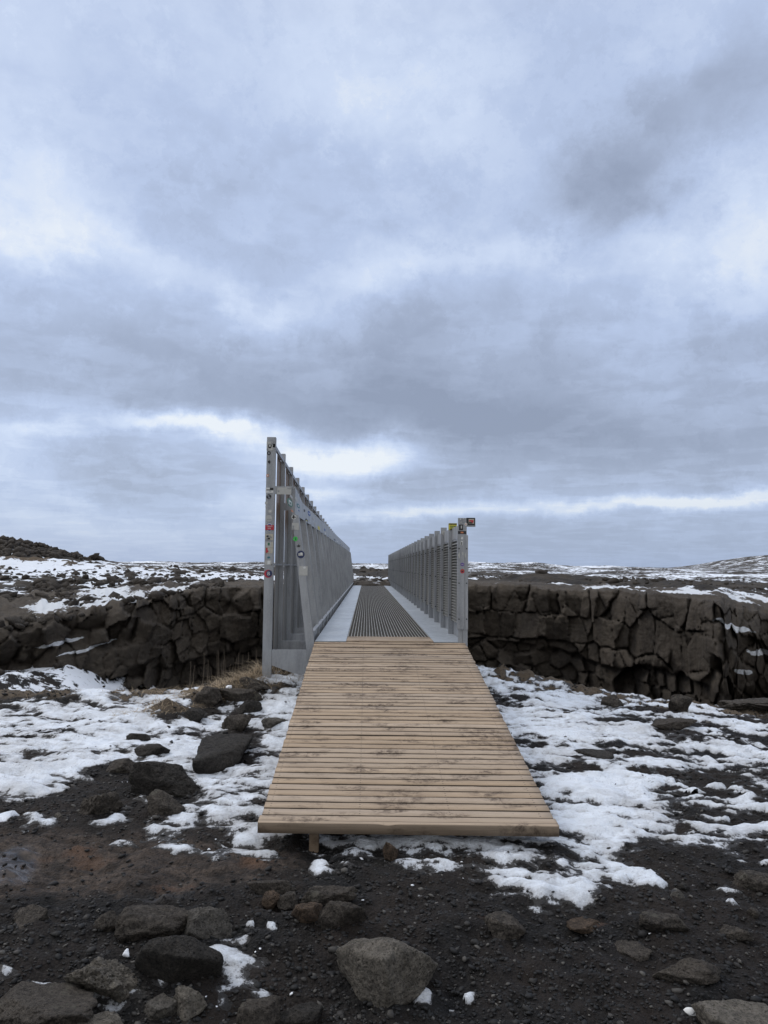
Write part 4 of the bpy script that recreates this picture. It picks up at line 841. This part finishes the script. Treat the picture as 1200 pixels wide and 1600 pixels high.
# deck
for (x0, x1) in ((-.475, -.185), (.64, .93)):
    m_ = LMB(); y = Y0
    while y < Y0 + L - .1: y2 = min(y + 3.0, Y0 + L); m_.box(x0, x1, y + .003, y2 - .003, DECK - .008, DECK); y = y2
    m_.build('deck_plate', M['plate'], bridge, .002)
m_ = LMB(); nb = 26
for k in range(nb + 1):
    x = -.178 + (.811) * k / nb; m_.box(x - .0028, x + .0028, Y0 + .46, Y0 + L, DECK - .034, DECK - .002)
gr = m_.build('grating', M['grate'], bridge)
m_ = LMB(); y = Y0 + .47
while y < Y0 + L: m_.box(-.175, .63, y - .003, y + .003, DECK - .032, DECK - .007); y += .042
m_.build('cross_bars', M['grate_x'], gr)
m_ = LMB()
for a, c in ((.085, .09),): m_.box(-.183, .637, Y0 + .005, Y0 + .225, DECK - .035, DECK + .004); m_.box(-.183, .637, Y0 + .235, Y0 + .455, DECK - .035, DECK + .001)
o = m_.build('timber_infill', M['wood'], bridge, .004); o.data.attributes.new('plank', 'FLOAT', 'POINT').data.foreach_set('value', np.where(np.array([v.co.y for v in o.data.vertices]) < .23, .75, .35))
m_ = LMB()
for x in (-.43, .86): m_.box(x - .05, x + .05, Y0 + .05, Y0 + L + .3, DECK - .40, DECK - .045)
y = Y0 + .1
while y < Y0 + L: m_.box(-.38, .81, y, y + .05, DECK - .16, DECK - .05); y += PITCH
m_.build('girder', M['steel'], bridge)
m_ = LMB(); m_.box(-.55, 1.05, Y0 + L, Y0 + L + 1.0, DECK - .5, DECK - .02); m_.build('abutment', M['rock'], bridge)

# left railing: tall outer posts with fins, inclined inner struts
def Htop(d): return float(np.interp(d, [0, .8, 1.7, 3.3, 6, 9.1, 14, 22.8], [1.92, 1.885, 1.85, 1.79, 1.71, 1.65, 1.59, 1.55]))
def HR(d): return 1.19 + .07 * min(d / 22.8, 1)
LR = LMB()
n_s = 28
for k in range(n_s):                                            # longitudinal members follow the falling top line
    a, b2 = k * PITCH, (k + 1) * PITCH; ya_, yb_ = Y0 + a, Y0 + b2
    def long(x0, x1, za0, za1, zb0, zb1, LR=LR): LR.hexa([(x0, ya_, za0), (x1, ya_, za0), (x1, yb_, zb0), (x0, yb_, zb0), (x0, ya_, za1), (x1, ya_, za1), (x1, yb_, zb1), (x0, yb_, zb1)])
    PCS = globals().setdefault('PCS', {q_: LMB() for q_ in ('top_rail', 'mid_rail', 'toe_board')})
    ta, tb = DECK + Htop(a) - .10, DECK + Htop(b2) - .10
    long(-.905, -.885, ta, ta + .035, tb, tb + .035, PCS['top_rail'])
    ra, rb = DECK + HR(a), DECK + HR(b2)
    long(-.712, -.672, ra - .012, ra, rb - .012, rb)
    long(-.902, -.888, DECK + .70, DECK + .715, DECK + .70, DECK + .715, PCS['mid_rail'])
    long(-.515, -.503, DECK - .06, DECK + .085, DECK - .06, DECK + .085, PCS['toe_board'])
    long(-.516, -.480, DECK + .086, DECK + .092, DECK + .085, DECK + .092, PCS['toe_board'])
lr = LR.build('railing', M['steel'], bridge); lr['label'] = 'tall left side railing with leaning inner bars'
for q_, m_ in PCS.items(): m_.build(q_, M['steel'], lr)
def tall(mb_, x0, x1, y0, y1, z0, z1): mb_.box(x0, x1, y0, y1, z0, z1)
for k in range(NP):
    d = k * PITCH; y = Y0 + d; H = Htop(d); RR = HR(d); wpost = .043 if k else .085; x1 = -.877; x0 = x1 - wpost
    m_ = LMB()
    if k == 0:
        m_.box(-.963, -.878, y, y + .05, .30, DECK + H)
    else:
        m_.box(x0, x1, y, y + .012, DECK - .26, DECK + H); m_.box(x1 - .006, x1, y + .012, y + .05, DECK - .20, DECK + H - .001)
    m_.build('outer_post', M['steel'], lr, .002 if k < 8 else 0)
    if k:
        m_ = LMB(); m_.hexa([(-.926, y - .30, DECK - .20), (-.921, y - .30, DECK - .20), (-.921, y + .01, DECK - .20), (-.926, y + .01, DECK - .20), (-.926, y - .30, DECK + H - .02), (-.921, y - .30, DECK + H - .02), (-.921, y + .01, DECK + H - .085), (-.926, y + .01, DECK + H - .085)])
        m_.build('fin', M['steel_fin'], lr)
    m_ = LMB(); zt = DECK - .085
    m_.poly_prism([(-.877, zt), (-.46, zt), (-.46, zt - .24), (-.66, zt - .22), (-.877, zt - .145)], 1, y + .006, y + .024); m_.build('arm', M['steel'], lr)
    m_ = LMB()
    m_.hexa([(-.535, y - .002, zt - .15), (-.452, y - .002, zt - .15), (-.452, y + .07, zt - .15), (-.535, y + .07, zt - .15),
             (-.712, y - .002, DECK + RR - .013), (-.650, y - .002, DECK + RR - .013), (-.650, y + .07, DECK + RR - .013), (-.712, y + .07, DECK + RR - .013)])
    m_.build('inner_strut', M['steel'], lr, .002 if k < 8 else 0)
    hp = min(RR + .26, H - .02) if k == 0 else RR + .165
    m_ = LMB(); m_.box(-.877, -.716, y - .001, y + .02, DECK + hp - .075, DECK + hp); m_.box(-.716, -.69, y + .022, y + .04, DECK + RR + .002, DECK + hp); m_.build('crossbar', M['steel'], lr)
m_ = LMB()
for k in range(n_s):
    a, b2 = k * PITCH, (k + 1) * PITCH; ya_, yb_ = Y0 + a + .003, Y0 + b2 - .003
    ha, hb = (HR(a) + .255 if k == 0 else HR(a) + .17), HR(b2) + .17
    m_.hexa([(-.688, ya_, DECK + HR(a) + .002), (-.684, ya_, DECK + HR(a) + .002), (-.684, yb_, DECK + HR(b2) + .002), (-.688, yb_, DECK + HR(b2) + .002),
             (-.688, ya_, DECK + ha), (-.684, ya_, DECK + ha), (-.684, yb_, DECK + hb), (-.688, yb_, DECK + hb)])
m_.build('rail_board', M['steel_panel'], lr)

# right railing
RRm = LMB()
RRm.box(.918, .926, Y0, Y0 + L, DECK + .002, DECK + .135)
rr_ = RRm.build('railing', M['steel'], bridge); rr_['label'] = 'lower upright right side railing with louvred panels'
m_ = LMB(); m_.box(.905, .93, Y0, Y0 + L, DECK + .966, DECK + .984); m_.build('top_rail', M['steel'], rr_)
PR = .8143
m_ = LMB(); nz_ = 28
for k in range(nz_):
    z = DECK + .158 + k * .0288
    m_.hexa([(.893, .055, z - .008), (.922, .055, z + .010), (.922, PR - .012, z + .010), (.893, PR - .012, z - .008), (.893, .055, z - .004), (.922, .055, z + .014), (.922, PR - .012, z + .014), (.893, PR - .012, z - .004)])
m_.box(.924, .927, .05, PR - .01, DECK + .14, DECK + .965)
m_.box(.893, .923, .045, .054, DECK + .14, DECK + .965); m_.box(.893, .923, PR - .011, PR - .002, DECK + .14, DECK + .965)
lv = m_.build('louvre_panel', M['louvre'], rr_, off=(OX, 0, OZ))
m_ = LMB(); m_.box(.90, .904, .05, PR - .004, DECK + .985, DECK + 1.11)
tp = m_.build('top_plate', M['steel_panel'], rr_, off=(OX, 0, OZ))
m_ = LMB(); m_.box(.866, .932, -.006, .006, DECK - .1, DECK + 1.16); m_.box(.866, .872, .006, .045, DECK - .1, DECK + 1.159); m_.box(.924, .932, .006, .045, DECK - .1, DECK + 1.159)
ps_ = m_.build('post', M['steel'], rr_, .0015, off=(OX, 0, OZ))
m_ = LMB(); m_.tube((.880, -.012, DECK), (.880, -.006, DECK), .008, 6); bo = m_.build('bolt', M['bolt'], rr_, off=(OX, 0, OZ))
for k in range(28):
    if k: q = copy_of(lv, rr_, (0, PR * k, 0)); q2 = copy_of(tp, rr_, (0, PR * k, 0))
    if k > 1: copy_of(ps_, rr_, (0, PR * k, 0)); [copy_of(bo, rr_, (0, PR * k, z)) for z in (.2, .58, .9)]
ps_.location = (0, PR, 0); bo.location = (0, PR, .2); [copy_of(bo, rr_, (0, PR, z)) for z in (.58, .9)]
copy_of(ps_, rr_, (0, PR * 28, 0))
# near end post
m_ = LMB()
zA, zB = .872, 1.752
m_.box(.858, .882, Y0 - .035, Y0 + .03, zA, zB); m_.box(.8825, .927, Y0 - .028, Y0 + .03, zA, zB); m_.box(.9275, .955, Y0 - .035, Y0 + .03, zA, zB)
m_.build('end_post', M['steel'], rr_, .0015)
m_ = LMB(); m_.box(.868, .905, Y0 - .020, Y0 + .035, .22, .871); m_.box(.906, .953, Y0 - .024, Y0 + .035, .22, .871); m_.box(.857, .956, Y0 - .037, Y0 + .032, .868, .8718)
m_.build('post_foot', M['steel_fin'] if False else M['steel'], rr_, .0015)
m_ = LMB(); m_.box(.862, .945, Y0 - .012, Y0 - .004, 1.752, 1.916); hd = m_.build('post_head', M['steel'], rr_)
m_ = LMB(); m_.box(.946, 1.028, Y0 - .012, Y0 - .004, 1.832, 1.915); m_.build('side_plate', M['steel'], rr_, .001)
for z in (1.625, 1.30, .965):
    for x in (.870, .9415): m_ = LMB(); m_.tube((x, Y0 - .041, z), (x, Y0 - .034, z), .0065); m_.build('bolt', M['bolt'], rr_)

# ------------------------------------------------------------------ stickers
def disc(cx, cz, rx, rz, n=20): return [(cx + rx * math.cos(2 * math.pi * i / n), cz + rz * math.sin(2 * math.pi * i / n)) for i in range(n)]
def rectp(cx, cz, hw, hh_): return [(cx - hw, cz - hh_), (cx + hw, cz - hh_), (cx + hw, cz + hh_), (cx - hw, cz + hh_)]
def sticker(parent, u, v, w_, h_, colr, shape='rect', marks=(), plane='y', at_=Y0 - .0016, text=None, tcol='white', jag=0, base=True):
    d = ray(u, v)
    if plane == 'y': k = at_ / d[1]; c = (d[0] * k, EYE + d[2] * k); sc = at_ / F; sg = 1
    else: k = at_ / d[0]; c = (d[1] * k, EYE + d[2] * k); sc = d[1] * k / F; sg = 1
    hw = w_ / 2 * sc; hz = h_ / 2 * sc
    if plane == 'x': hw = hw * max(2.0, (d[1] / abs(d[0])) * .8)
    def mk(pts, cn, lift, nm):
        m__ = LMB()
        if plane == 'y': m__.poly_prism(pts, 1, at_ - .0008 - lift, at_ + .0004 - lift + .0)
        else: s_ = 1 if at_ < 0 else -1; m__.poly_prism(pts, 0, at_ + s_ * lift, at_ + s_ * (lift + .001))
        return m__.build(nm, M['s_' + cn], parent)
    pts = disc(c[0], c[1], hw, hz) if shape == 'disc' else rectp(c[0], c[1], hw, hz)
    if jag: pts = [(c[0] + hw * (1 - random.uniform(0, jag)) * math.cos(2 * math.pi * i / 14), c[1] + hz * (1 - random.uniform(0, jag)) * math.sin(2 * math.pi * i / 14)) for i in range(14)]
    if base: mk(pts, colr, 0, 'sticker')
    for i, (mu, mv, mw, mh, mc, ms) in enumerate(marks):
        cc = (c[0] + mu * hw, c[1] + mv * hz); pp = disc(cc[0], cc[1], mw * hw, mh * hz, 14) if ms == 'disc' else rectp(cc[0], cc[1], mw * hw, mh * hz)
        mk(pp, mc, .0013 + .0012 * i, 'sticker_print')
    if text:
        for (tx, tu, tv, ts) in text:
            cu = bpy.data.curves.new('sticker_lettering', 'FONT'); cu.body = tx; cu.size = ts * hz * 2; cu.align_x = 'CENTER'; cu.align_y = 'CENTER'; cu.extrude = .0003
            to = bpy.data.objects.new('tmp', cu); col.objects.link(to); bpy.context.view_layer.update()
            me = bpy.data.meshes.new_from_object(to.evaluated_get(bpy.context.evaluated_depsgraph_get())); bpy.data.objects.remove(to)
            me.name = 'sticker_lettering'; me.materials.clear(); me.materials.append(M['s_' + tcol]); o = bpy.data.objects.new('sticker_lettering', me); col.objects.link(o); o.parent = parent
            lf = .0025 + .0012 * len(marks)
            o.rotation_euler = (math.pi / 2, 0, 0); o.location = (c[0] + tu * hw - OX, at_ - lf - OY, c[1] + tv * hz - OZ)
def speck(n_, cs, amp=.8):
    return [(random.uniform(-amp, amp), random.uniform(-amp, amp), random.uniform(.1, .3), random.uniform(.1, .3), random.choice(cs), 'rect') for _ in range(n_)]
T = lr
sticker(T, 421.5, 697, 10, 14, 'pale', marks=[(0, 0, .6, .5, 'black', 'disc'), (0, .1, .3, .25, 'pale', 'rect'), (-.7, -.7, .2, .2, 'grey', 'rect'), (.7, .6, .2, .3, 'grey', 'rect')])
sticker(T, 420, 708, 6, 6, 'black', 'disc', [(0, 0, .5, .5, 'grey', 'disc')])
sticker(T, 420.5, 722, 6, 5.5, 'black', jag=.5)
sticker(T, 418, 743, 4.5, 4.5, 'orange', 'disc', [(0, 0, .55, .55, 'white', 'disc')])
sticker(T, 421, 766, 12, 8, 'white', marks=[(.55, .5, .45, .5, 'black', 'rect'), (-.3, .15, .45, .15, 'black', 'rect'), (.2, -.3, .3, .1, 'grey', 'rect')])
sticker(T, 420, 776, 8, 7.5, 'black', 'disc', [(0, -.1, .15, .7, 'grey', 'rect'), (.35, -.5, .3, .2, 'grey', 'rect'), (-.4, .35, .2, .2, 'grey', 'rect')])
sticker(T, 416, 786, 4, 4, 'pale'); sticker(T, 415.5, 792, 3, 4.5, 'pale', jag=.5); sticker(T, 422, 799, 6, 6, 'pale', 'disc', [(0, 0, .35, .35, 'white', 'disc')])
sticker(T, 420, 810, 10.4, 10.4, 'pale', 'disc', [(-.3, -.35, .35, .08, 'grey', 'rect'), (.45, -.3, .3, .08, 'grey', 'rect')])
sticker(T, 421, 824, 9.5, 12.6, 'white', 'disc', [(0, 0, .85, .88, 'blue', 'disc')])
sticker(T, 421, 824.2, 13.6, 7.6, 'red', at_=Y0 - .0046, text=[('TRIUM', 0, .42, .40), ('BAR', 0, -.42, .40)])
sticker(T, 420.5, 839, 12, 9.5, 'cream', marks=speck(9, ['grey', 'black', 'grey']))
sticker(T, 420.5, 851, 11.5, 8.5, 'pale', marks=[(-.1, .2, .25, .5, 'green', 'rect'), (.8, 0, .2, 1, 'cream', 'rect')])
sticker(T, 420.5, 860, 11, 9, 'cream', marks=[(-.7, 0, .22, .9, 'red', 'rect'), (.0, 0, .4, .5, 'pale', 'rect'), (-.4, -.3, .2, .3, 'red', 'rect')])
sticker(T, 419.5, 871, 7, 4, 'teal', jag=.5); sticker(T, 419, 879, 10, 7, 'pale', marks=[(.2, 0, .45, .8, 'white', 'rect')])
sticker(T, 419, 896.5, 12.6, 12.6, 'red', 'disc', [(.25, .05, .75, .85, 'navy', 'disc')], text=[('B', .1, 0, .62)], tcol='white')
sticker(T, 421, 939, 3, 2.4, 'grey', jag=.5)
# crossbar plate and leaning first strut
sticker(T, 444, 767, 22, 11, 'pale', at_=Y0 - .003, marks=[(-.8, -.1, .1, .2, 'grey', 'rect'), (.7, .7, .25, .08, 'grey', 'rect')])
def strut_y(u, v, *a, **k): sticker(T, u, v, *a, at_=Y0 - .0042, **k)
strut_y(459, 808, 8, 7, 'white', 'disc', marks=[(-.1, .1, .3, .8, 'black', 'rect'), (0, 0, .8, .2, 'black', 'rect')])
strut_y(461.5, 822.5, 11, 11, 'pale', marks=[(-.6, -.1, .22, .35, 'grey', 'rect'), (-.6, -.75, .3, .15, 'grey', 'rect')])
strut_y(461.5, 842, 7, 7.5, 'lime', 'disc', marks=[(.05, 0, .25, .55, 'green', 'rect')])
strut_y(466.5, 853, 9, 6, 'black', jag=.75); strut_y(470, 866.3, 11.8, 12, 'navy', 'disc', marks=[(-.05, 0, .6, .35, 'pale', 'rect'), (.15, .2, .25, .3, 'white', 'rect')])
strut_y(474, 892, 13, 14.5, 'pale', marks=[(.25, .7, .3, .25, 'white', 'disc')])
XB = -.6836
def brd(u, v, *a, **k): sticker(T, u, v, *a, plane='x', at_=XB, **k)
brd(453, 785.5, 11, 12.5, 'green', 'disc', marks=[(0, 0, .5, .55, 'white', 'rect'), (0, -.1, .25, .25, 'green', 'rect')]); brd(455, 776, 5, 5, 'pale', 'disc')
brd(463, 780, 7, 10, 'pale', jag=.6); brd(466, 790.5, 6, 6.5, 'teal', 'disc', marks=[(0, 0, .5, .4, 'pale', 'rect')]); brd(475.5, 798, 5, 5, 'black', jag=.7)
brd(483, 802.5, 5.5, 7, 'blue', 'disc', marks=[(0, 0, .6, .2, 'white', 'rect')]); brd(479, 814, 5.5, 7, 'black', 'disc', marks=[(0, -.1, .45, .45, 'yellow', 'disc')])
brd(489.5, 811, 3, 5, 'pale', jag=.4); brd(491.5, 818.5, 3, 5, 'pale', jag=.4); brd(498, 826, 4, 7, 'yellow'); brd(493, 824, 3, 4, 'pale'); brd(507.5, 828, 2, 3, 'blue'); brd(509, 831, 3, 4, 'pale', jag=.4)
brd(456.5, 798.5, 7, 4, 'orange', jag=.5); brd(467, 798, 4, 2, 'blue', jag=.4)
for i_ in range(26):
    t = random.uniform(0, 1); uu_ = 505 + 32 * t; vv_ = 832 + 22 * t + random.uniform(-3, 4); brd(uu_, vv_, random.uniform(1.6, 3.4), random.uniform(2.4, 4.4), random.choice(['pale', 'white', 'grey', 'cream', 'blue']), jag=.3)
# right post
T = rr_
sticker(T, 722, 813.5, 7, 7, 'grey', at_=Y0 - .0128, marks=speck(5, ['pale', 'pale', 'white'])); sticker(T, 720.5, 824, 6.5, 9, 'black', at_=Y0 - .0128, marks=[(.15, .1, .3, .5, 'pale', 'rect')])
sticker(T, 722, 832, 13, 4.6, 'black', at_=Y0 - .0128, marks=[(0, 0, .35, .5, 'orange', 'rect')])
sticker(T, 735.5, 815, 13.5, 12, 'black', at_=Y0 - .0128, marks=[(.15, .05, .62, .62, 'cream', 'rect'), (.15, .2, .5, .2, 'red', 'rect'), (.0, -.3, .4, .18, 'black', 'rect'), (.4, -.1, .2, .2, 'red', 'rect')])
sticker(T, 728, 819, 4.6, 4.6, 'white', 'disc', at_=Y0 - .0134, marks=[(0, 0, .4, .4, 'orange', 'disc')])
sticker(T, 722, 841, 4.5, 5, 'white', at_=Y0 - .0292, jag=.4); sticker(T, 721.5, 848.5, 3.6, 6.5, 'white', at_=Y0 - .0292, marks=[(0, -.2, .4, .7, 'black', 'rect')])
sticker(T, 717.5, 868, 3.4, 11, 'pale', at_=Y0 - .0362, jag=.4); sticker(T, 723, 865, 3, 6, 'pale', at_=Y0 - .0292, jag=.4); sticker(T, 727, 868, 2.6, 9, 'pale', at_=Y0 - .0362, jag=.4)
sticker(T, 722.5, 882, 6, 5.4, 'purple', 'disc', at_=Y0 - .0292, marks=[(0, 0, .6, .15, 'pale', 'rect')]); sticker(T, 722.5, 892.5, 6.4, 7, 'red', 'disc', at_=Y0 - .0292, marks=[(0, -.1, .4, .3, 'black', 'rect'), (0, .55, .5, .12, 'orange', 'rect')])
sticker(T, 707.5, 823, 13, 11, 'yellow', at_=Y0 + PR - .0075, marks=[(0, .75, .95, .15, 'black', 'rect'), (0, .15, .7, .10, 'green', 'rect'), (0, -.35, .6, .10, 'green', 'rect'), (-.2, -.85, .5, .14, 'black', 'rect')])
sticker(T, 693.5, 833, 8, 9, 'pale', at_=Y0 + 2 * PR - .0075, jag=.4)
def bp(u, v, *a, **k): sticker(T, u, v, *a, plane='x', at_=.8996, **k)
for i_ in range(16):
    t = random.uniform(0, 1); uu_ = 622 + 52 * t; bp(uu_, 872 - 30 * t + random.uniform(-3, 3), random.uniform(1.5, 3), random.uniform(2, 4), random.choice(['pale', 'white', 'grey', 'pale']), jag=.5)
for i_ in range(12):
    bp(random.gauss(635, 4), random.gauss(874, 3), random.uniform(1, 2.2), random.uniform(1.5, 3), 'black', jag=.5)
bp(673.5, 880, 2.5, 5, 'pale', jag=.4); sticker(T, 693.5, 968, 4, 7, 'white', plane='x', at_=.9176, jag=.1)

# ------------------------------------------------------------------ wooden ramp
FL, FRt, BLk, BRt = at(405, 1284, 3.564), at(871, 1290, 3.555), np.array([-.478, 6.99, DECK - .006]), np.array([.932, 6.99, DECK - .006])
ramp = empty('wooden_ramp', (.2, 3.5, .1)); tag(ramp, 'sloping ramp of pale weathered planks leading up onto the steel footbridge', 'ramp')
def rp(a, t, dz=0):                                             # a across 0..1, t along 0..1
    p = (FL * (1 - a) + FRt * a) * (1 - t) + (BLk * (1 - a) + BRt * a) * t; return np.array([p[0], p[1], p[2] + dz])
NPL = 50; V, Fc, pa, pg, pv = [], [], [], [], []
nx = 24
for k in range(1, NPL):
    t0, t1 = (k + .0) / NPL + .0015, (k + 1) / NPL - .0016 - random.uniform(0, .0006); dz = random.gauss(0, .0009); pid = min(1, max(0, random.gauss(.5, .2))); sk = random.gauss(0, .0006)
    e0, e1 = random.uniform(-.002, .003), 1 + random.uniform(-.003, .002)
    base = len(V); bow = random.gauss(0, .0012)
    prof = [(0, -.035), (0, -.0016), (.010, 0), (.990, 0), (1, -.0016), (1, -.035)]
    for i_ in range(nx + 1):
        a = e0 + (e1 - e0) * i_ / nx; wob = bow * math.sin(math.pi * i_ / nx) + random.gauss(0, .0004)
        for (f, dzz) in prof:
            t = t0 + (t1 - t0) * f + sk * (i_ / nx - .5); V.append(tuple(rp(a, t, dz + dzz + wob))); pa.append(pid); pg.append(1.0 if dzz < 0 else 0.0); pv.append(f)
    m6 = len(prof)
    for i_ in range(nx):
        for j_ in range(m6):
            q = base + i_ * m6; Fc.append((q + j_, q + (j_ + 1) % m6, q + m6 + (j_ + 1) % m6, q + m6 + j_))
    for q in (base, base + nx * m6): Fc.append((q, q + 1, q + 4, q + 5)); Fc.append((q + 1, q + 2, q + 3, q + 4))
V = np.array(V) - np.array([.2, 3.5, .1])
dk = npmesh('planks', V, Fc, M['wood'], ramp, attrs=dict(plank=pa, grime_shade=pg, across=pv))
bmm = bmesh.new(); bmm.from_mesh(dk.data); bmesh.ops.recalc_face_normals(bmm, faces=bmm.faces); bmm.to_mesh(dk.data); bmm.free()
# front edge board, with a split along its upper edge
V, Fc = [], []; nx = 90
for i_ in range(nx + 1):
    a = -.004 + 1.008 * i_ / nx; sp = .004 * fbm(a * 6, .3, .2, 4) ; nk = -.006 * math.exp(-((a - .43) / .02) ** 2)
    p0, p1 = rp(a, 0), rp(a, .0194)
    y0, y1 = p0[1] - .012, p1[1]
    for (yy_, zz_) in ((y1, p1[2] - .045), (y1, p1[2] - .004), (y1 - .004, p1[2]), (y0 + .026, p0[2] + .006 + sp * .3), (y0 + .021 + sp, p0[2] + .002), (y0 + .016 + sp, p0[2] + .0045), (y0 + .001, p0[2] + nk), (y0, p0[2] - .002 + nk + sp * .4), (y0 + .001, p0[2] - .048 + sp * .3), (y0 + .02, p0[2] - .052)):
        V.append((p0[0] - .2, yy_ - 3.5, zz_ - .1))
for i_ in range(nx):
    for j_ in range(10): q = i_ * 10; Fc.append((q + j_, q + (j_ + 1) % 10, q + 10 + (j_ + 1) % 10, q + 10 + j_))
n0 = len(V); V += [V[nx * 10 + k] for k in range(10)]
fe = npmesh('edge_board', V, Fc, M['wood'], ramp, attrs=dict(plank=[.45] * len(V), grime_shade=[.5 if i_ % 10 in (7, 8, 9) else (.9 if i_ % 10 == 4 else 0) for i_ in range(len(V))]))  # front face darkened for dirt and for shade put into the colour; split darkest
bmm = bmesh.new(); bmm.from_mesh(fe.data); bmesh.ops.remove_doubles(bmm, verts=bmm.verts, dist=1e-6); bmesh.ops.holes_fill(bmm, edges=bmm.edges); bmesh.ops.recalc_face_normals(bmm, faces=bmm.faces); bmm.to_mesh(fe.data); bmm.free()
def rbox(name, a0, a1, t0, t1, zt, zb, mt=M['wood_dark']):
    m__ = MB(); P_ = [rp(a0, t0, zb), rp(a1, t0, zb), rp(a1, t1, zb), rp(a0, t1, zb), rp(a0, t0, zt), rp(a1, t0, zt), rp(a1, t1, zt), rp(a0, t1, zt)]
    m__.hexa([p - np.array([.2, 3.5, .1]) for p in P_]); o = m__.build(name, mt, ramp, .003); o.data.attributes.new('plank', 'FLOAT', 'POINT').data.foreach_set('value', [.4] * len(o.data.vertices)); return o
for a in (.02, .35, .66, .955): rbox('stringer', a, a + .03, .10, .985, -.037, -.12)
for (a, t) in ((.165, .012), (.165, .5), (.82, .5), (.165, .9), (.82, .9)):
    p = rp(a, t); gzv = float(gfull[cell(p[0], p[1])]); m__ = MB(); m__.box(p[0] - .2, p[0] + .045 - .2, p[1] - 3.5, p[1] + .045 - 3.5, gzv - .06 - .1, p[2] - .055 - .1)
    o = m__.build('support_post', M['wood_dark'], ramp, .003); o.data.attributes.new('plank', 'FLOAT', 'POINT').data.foreach_set('value', [.3] * len(o.data.vertices))
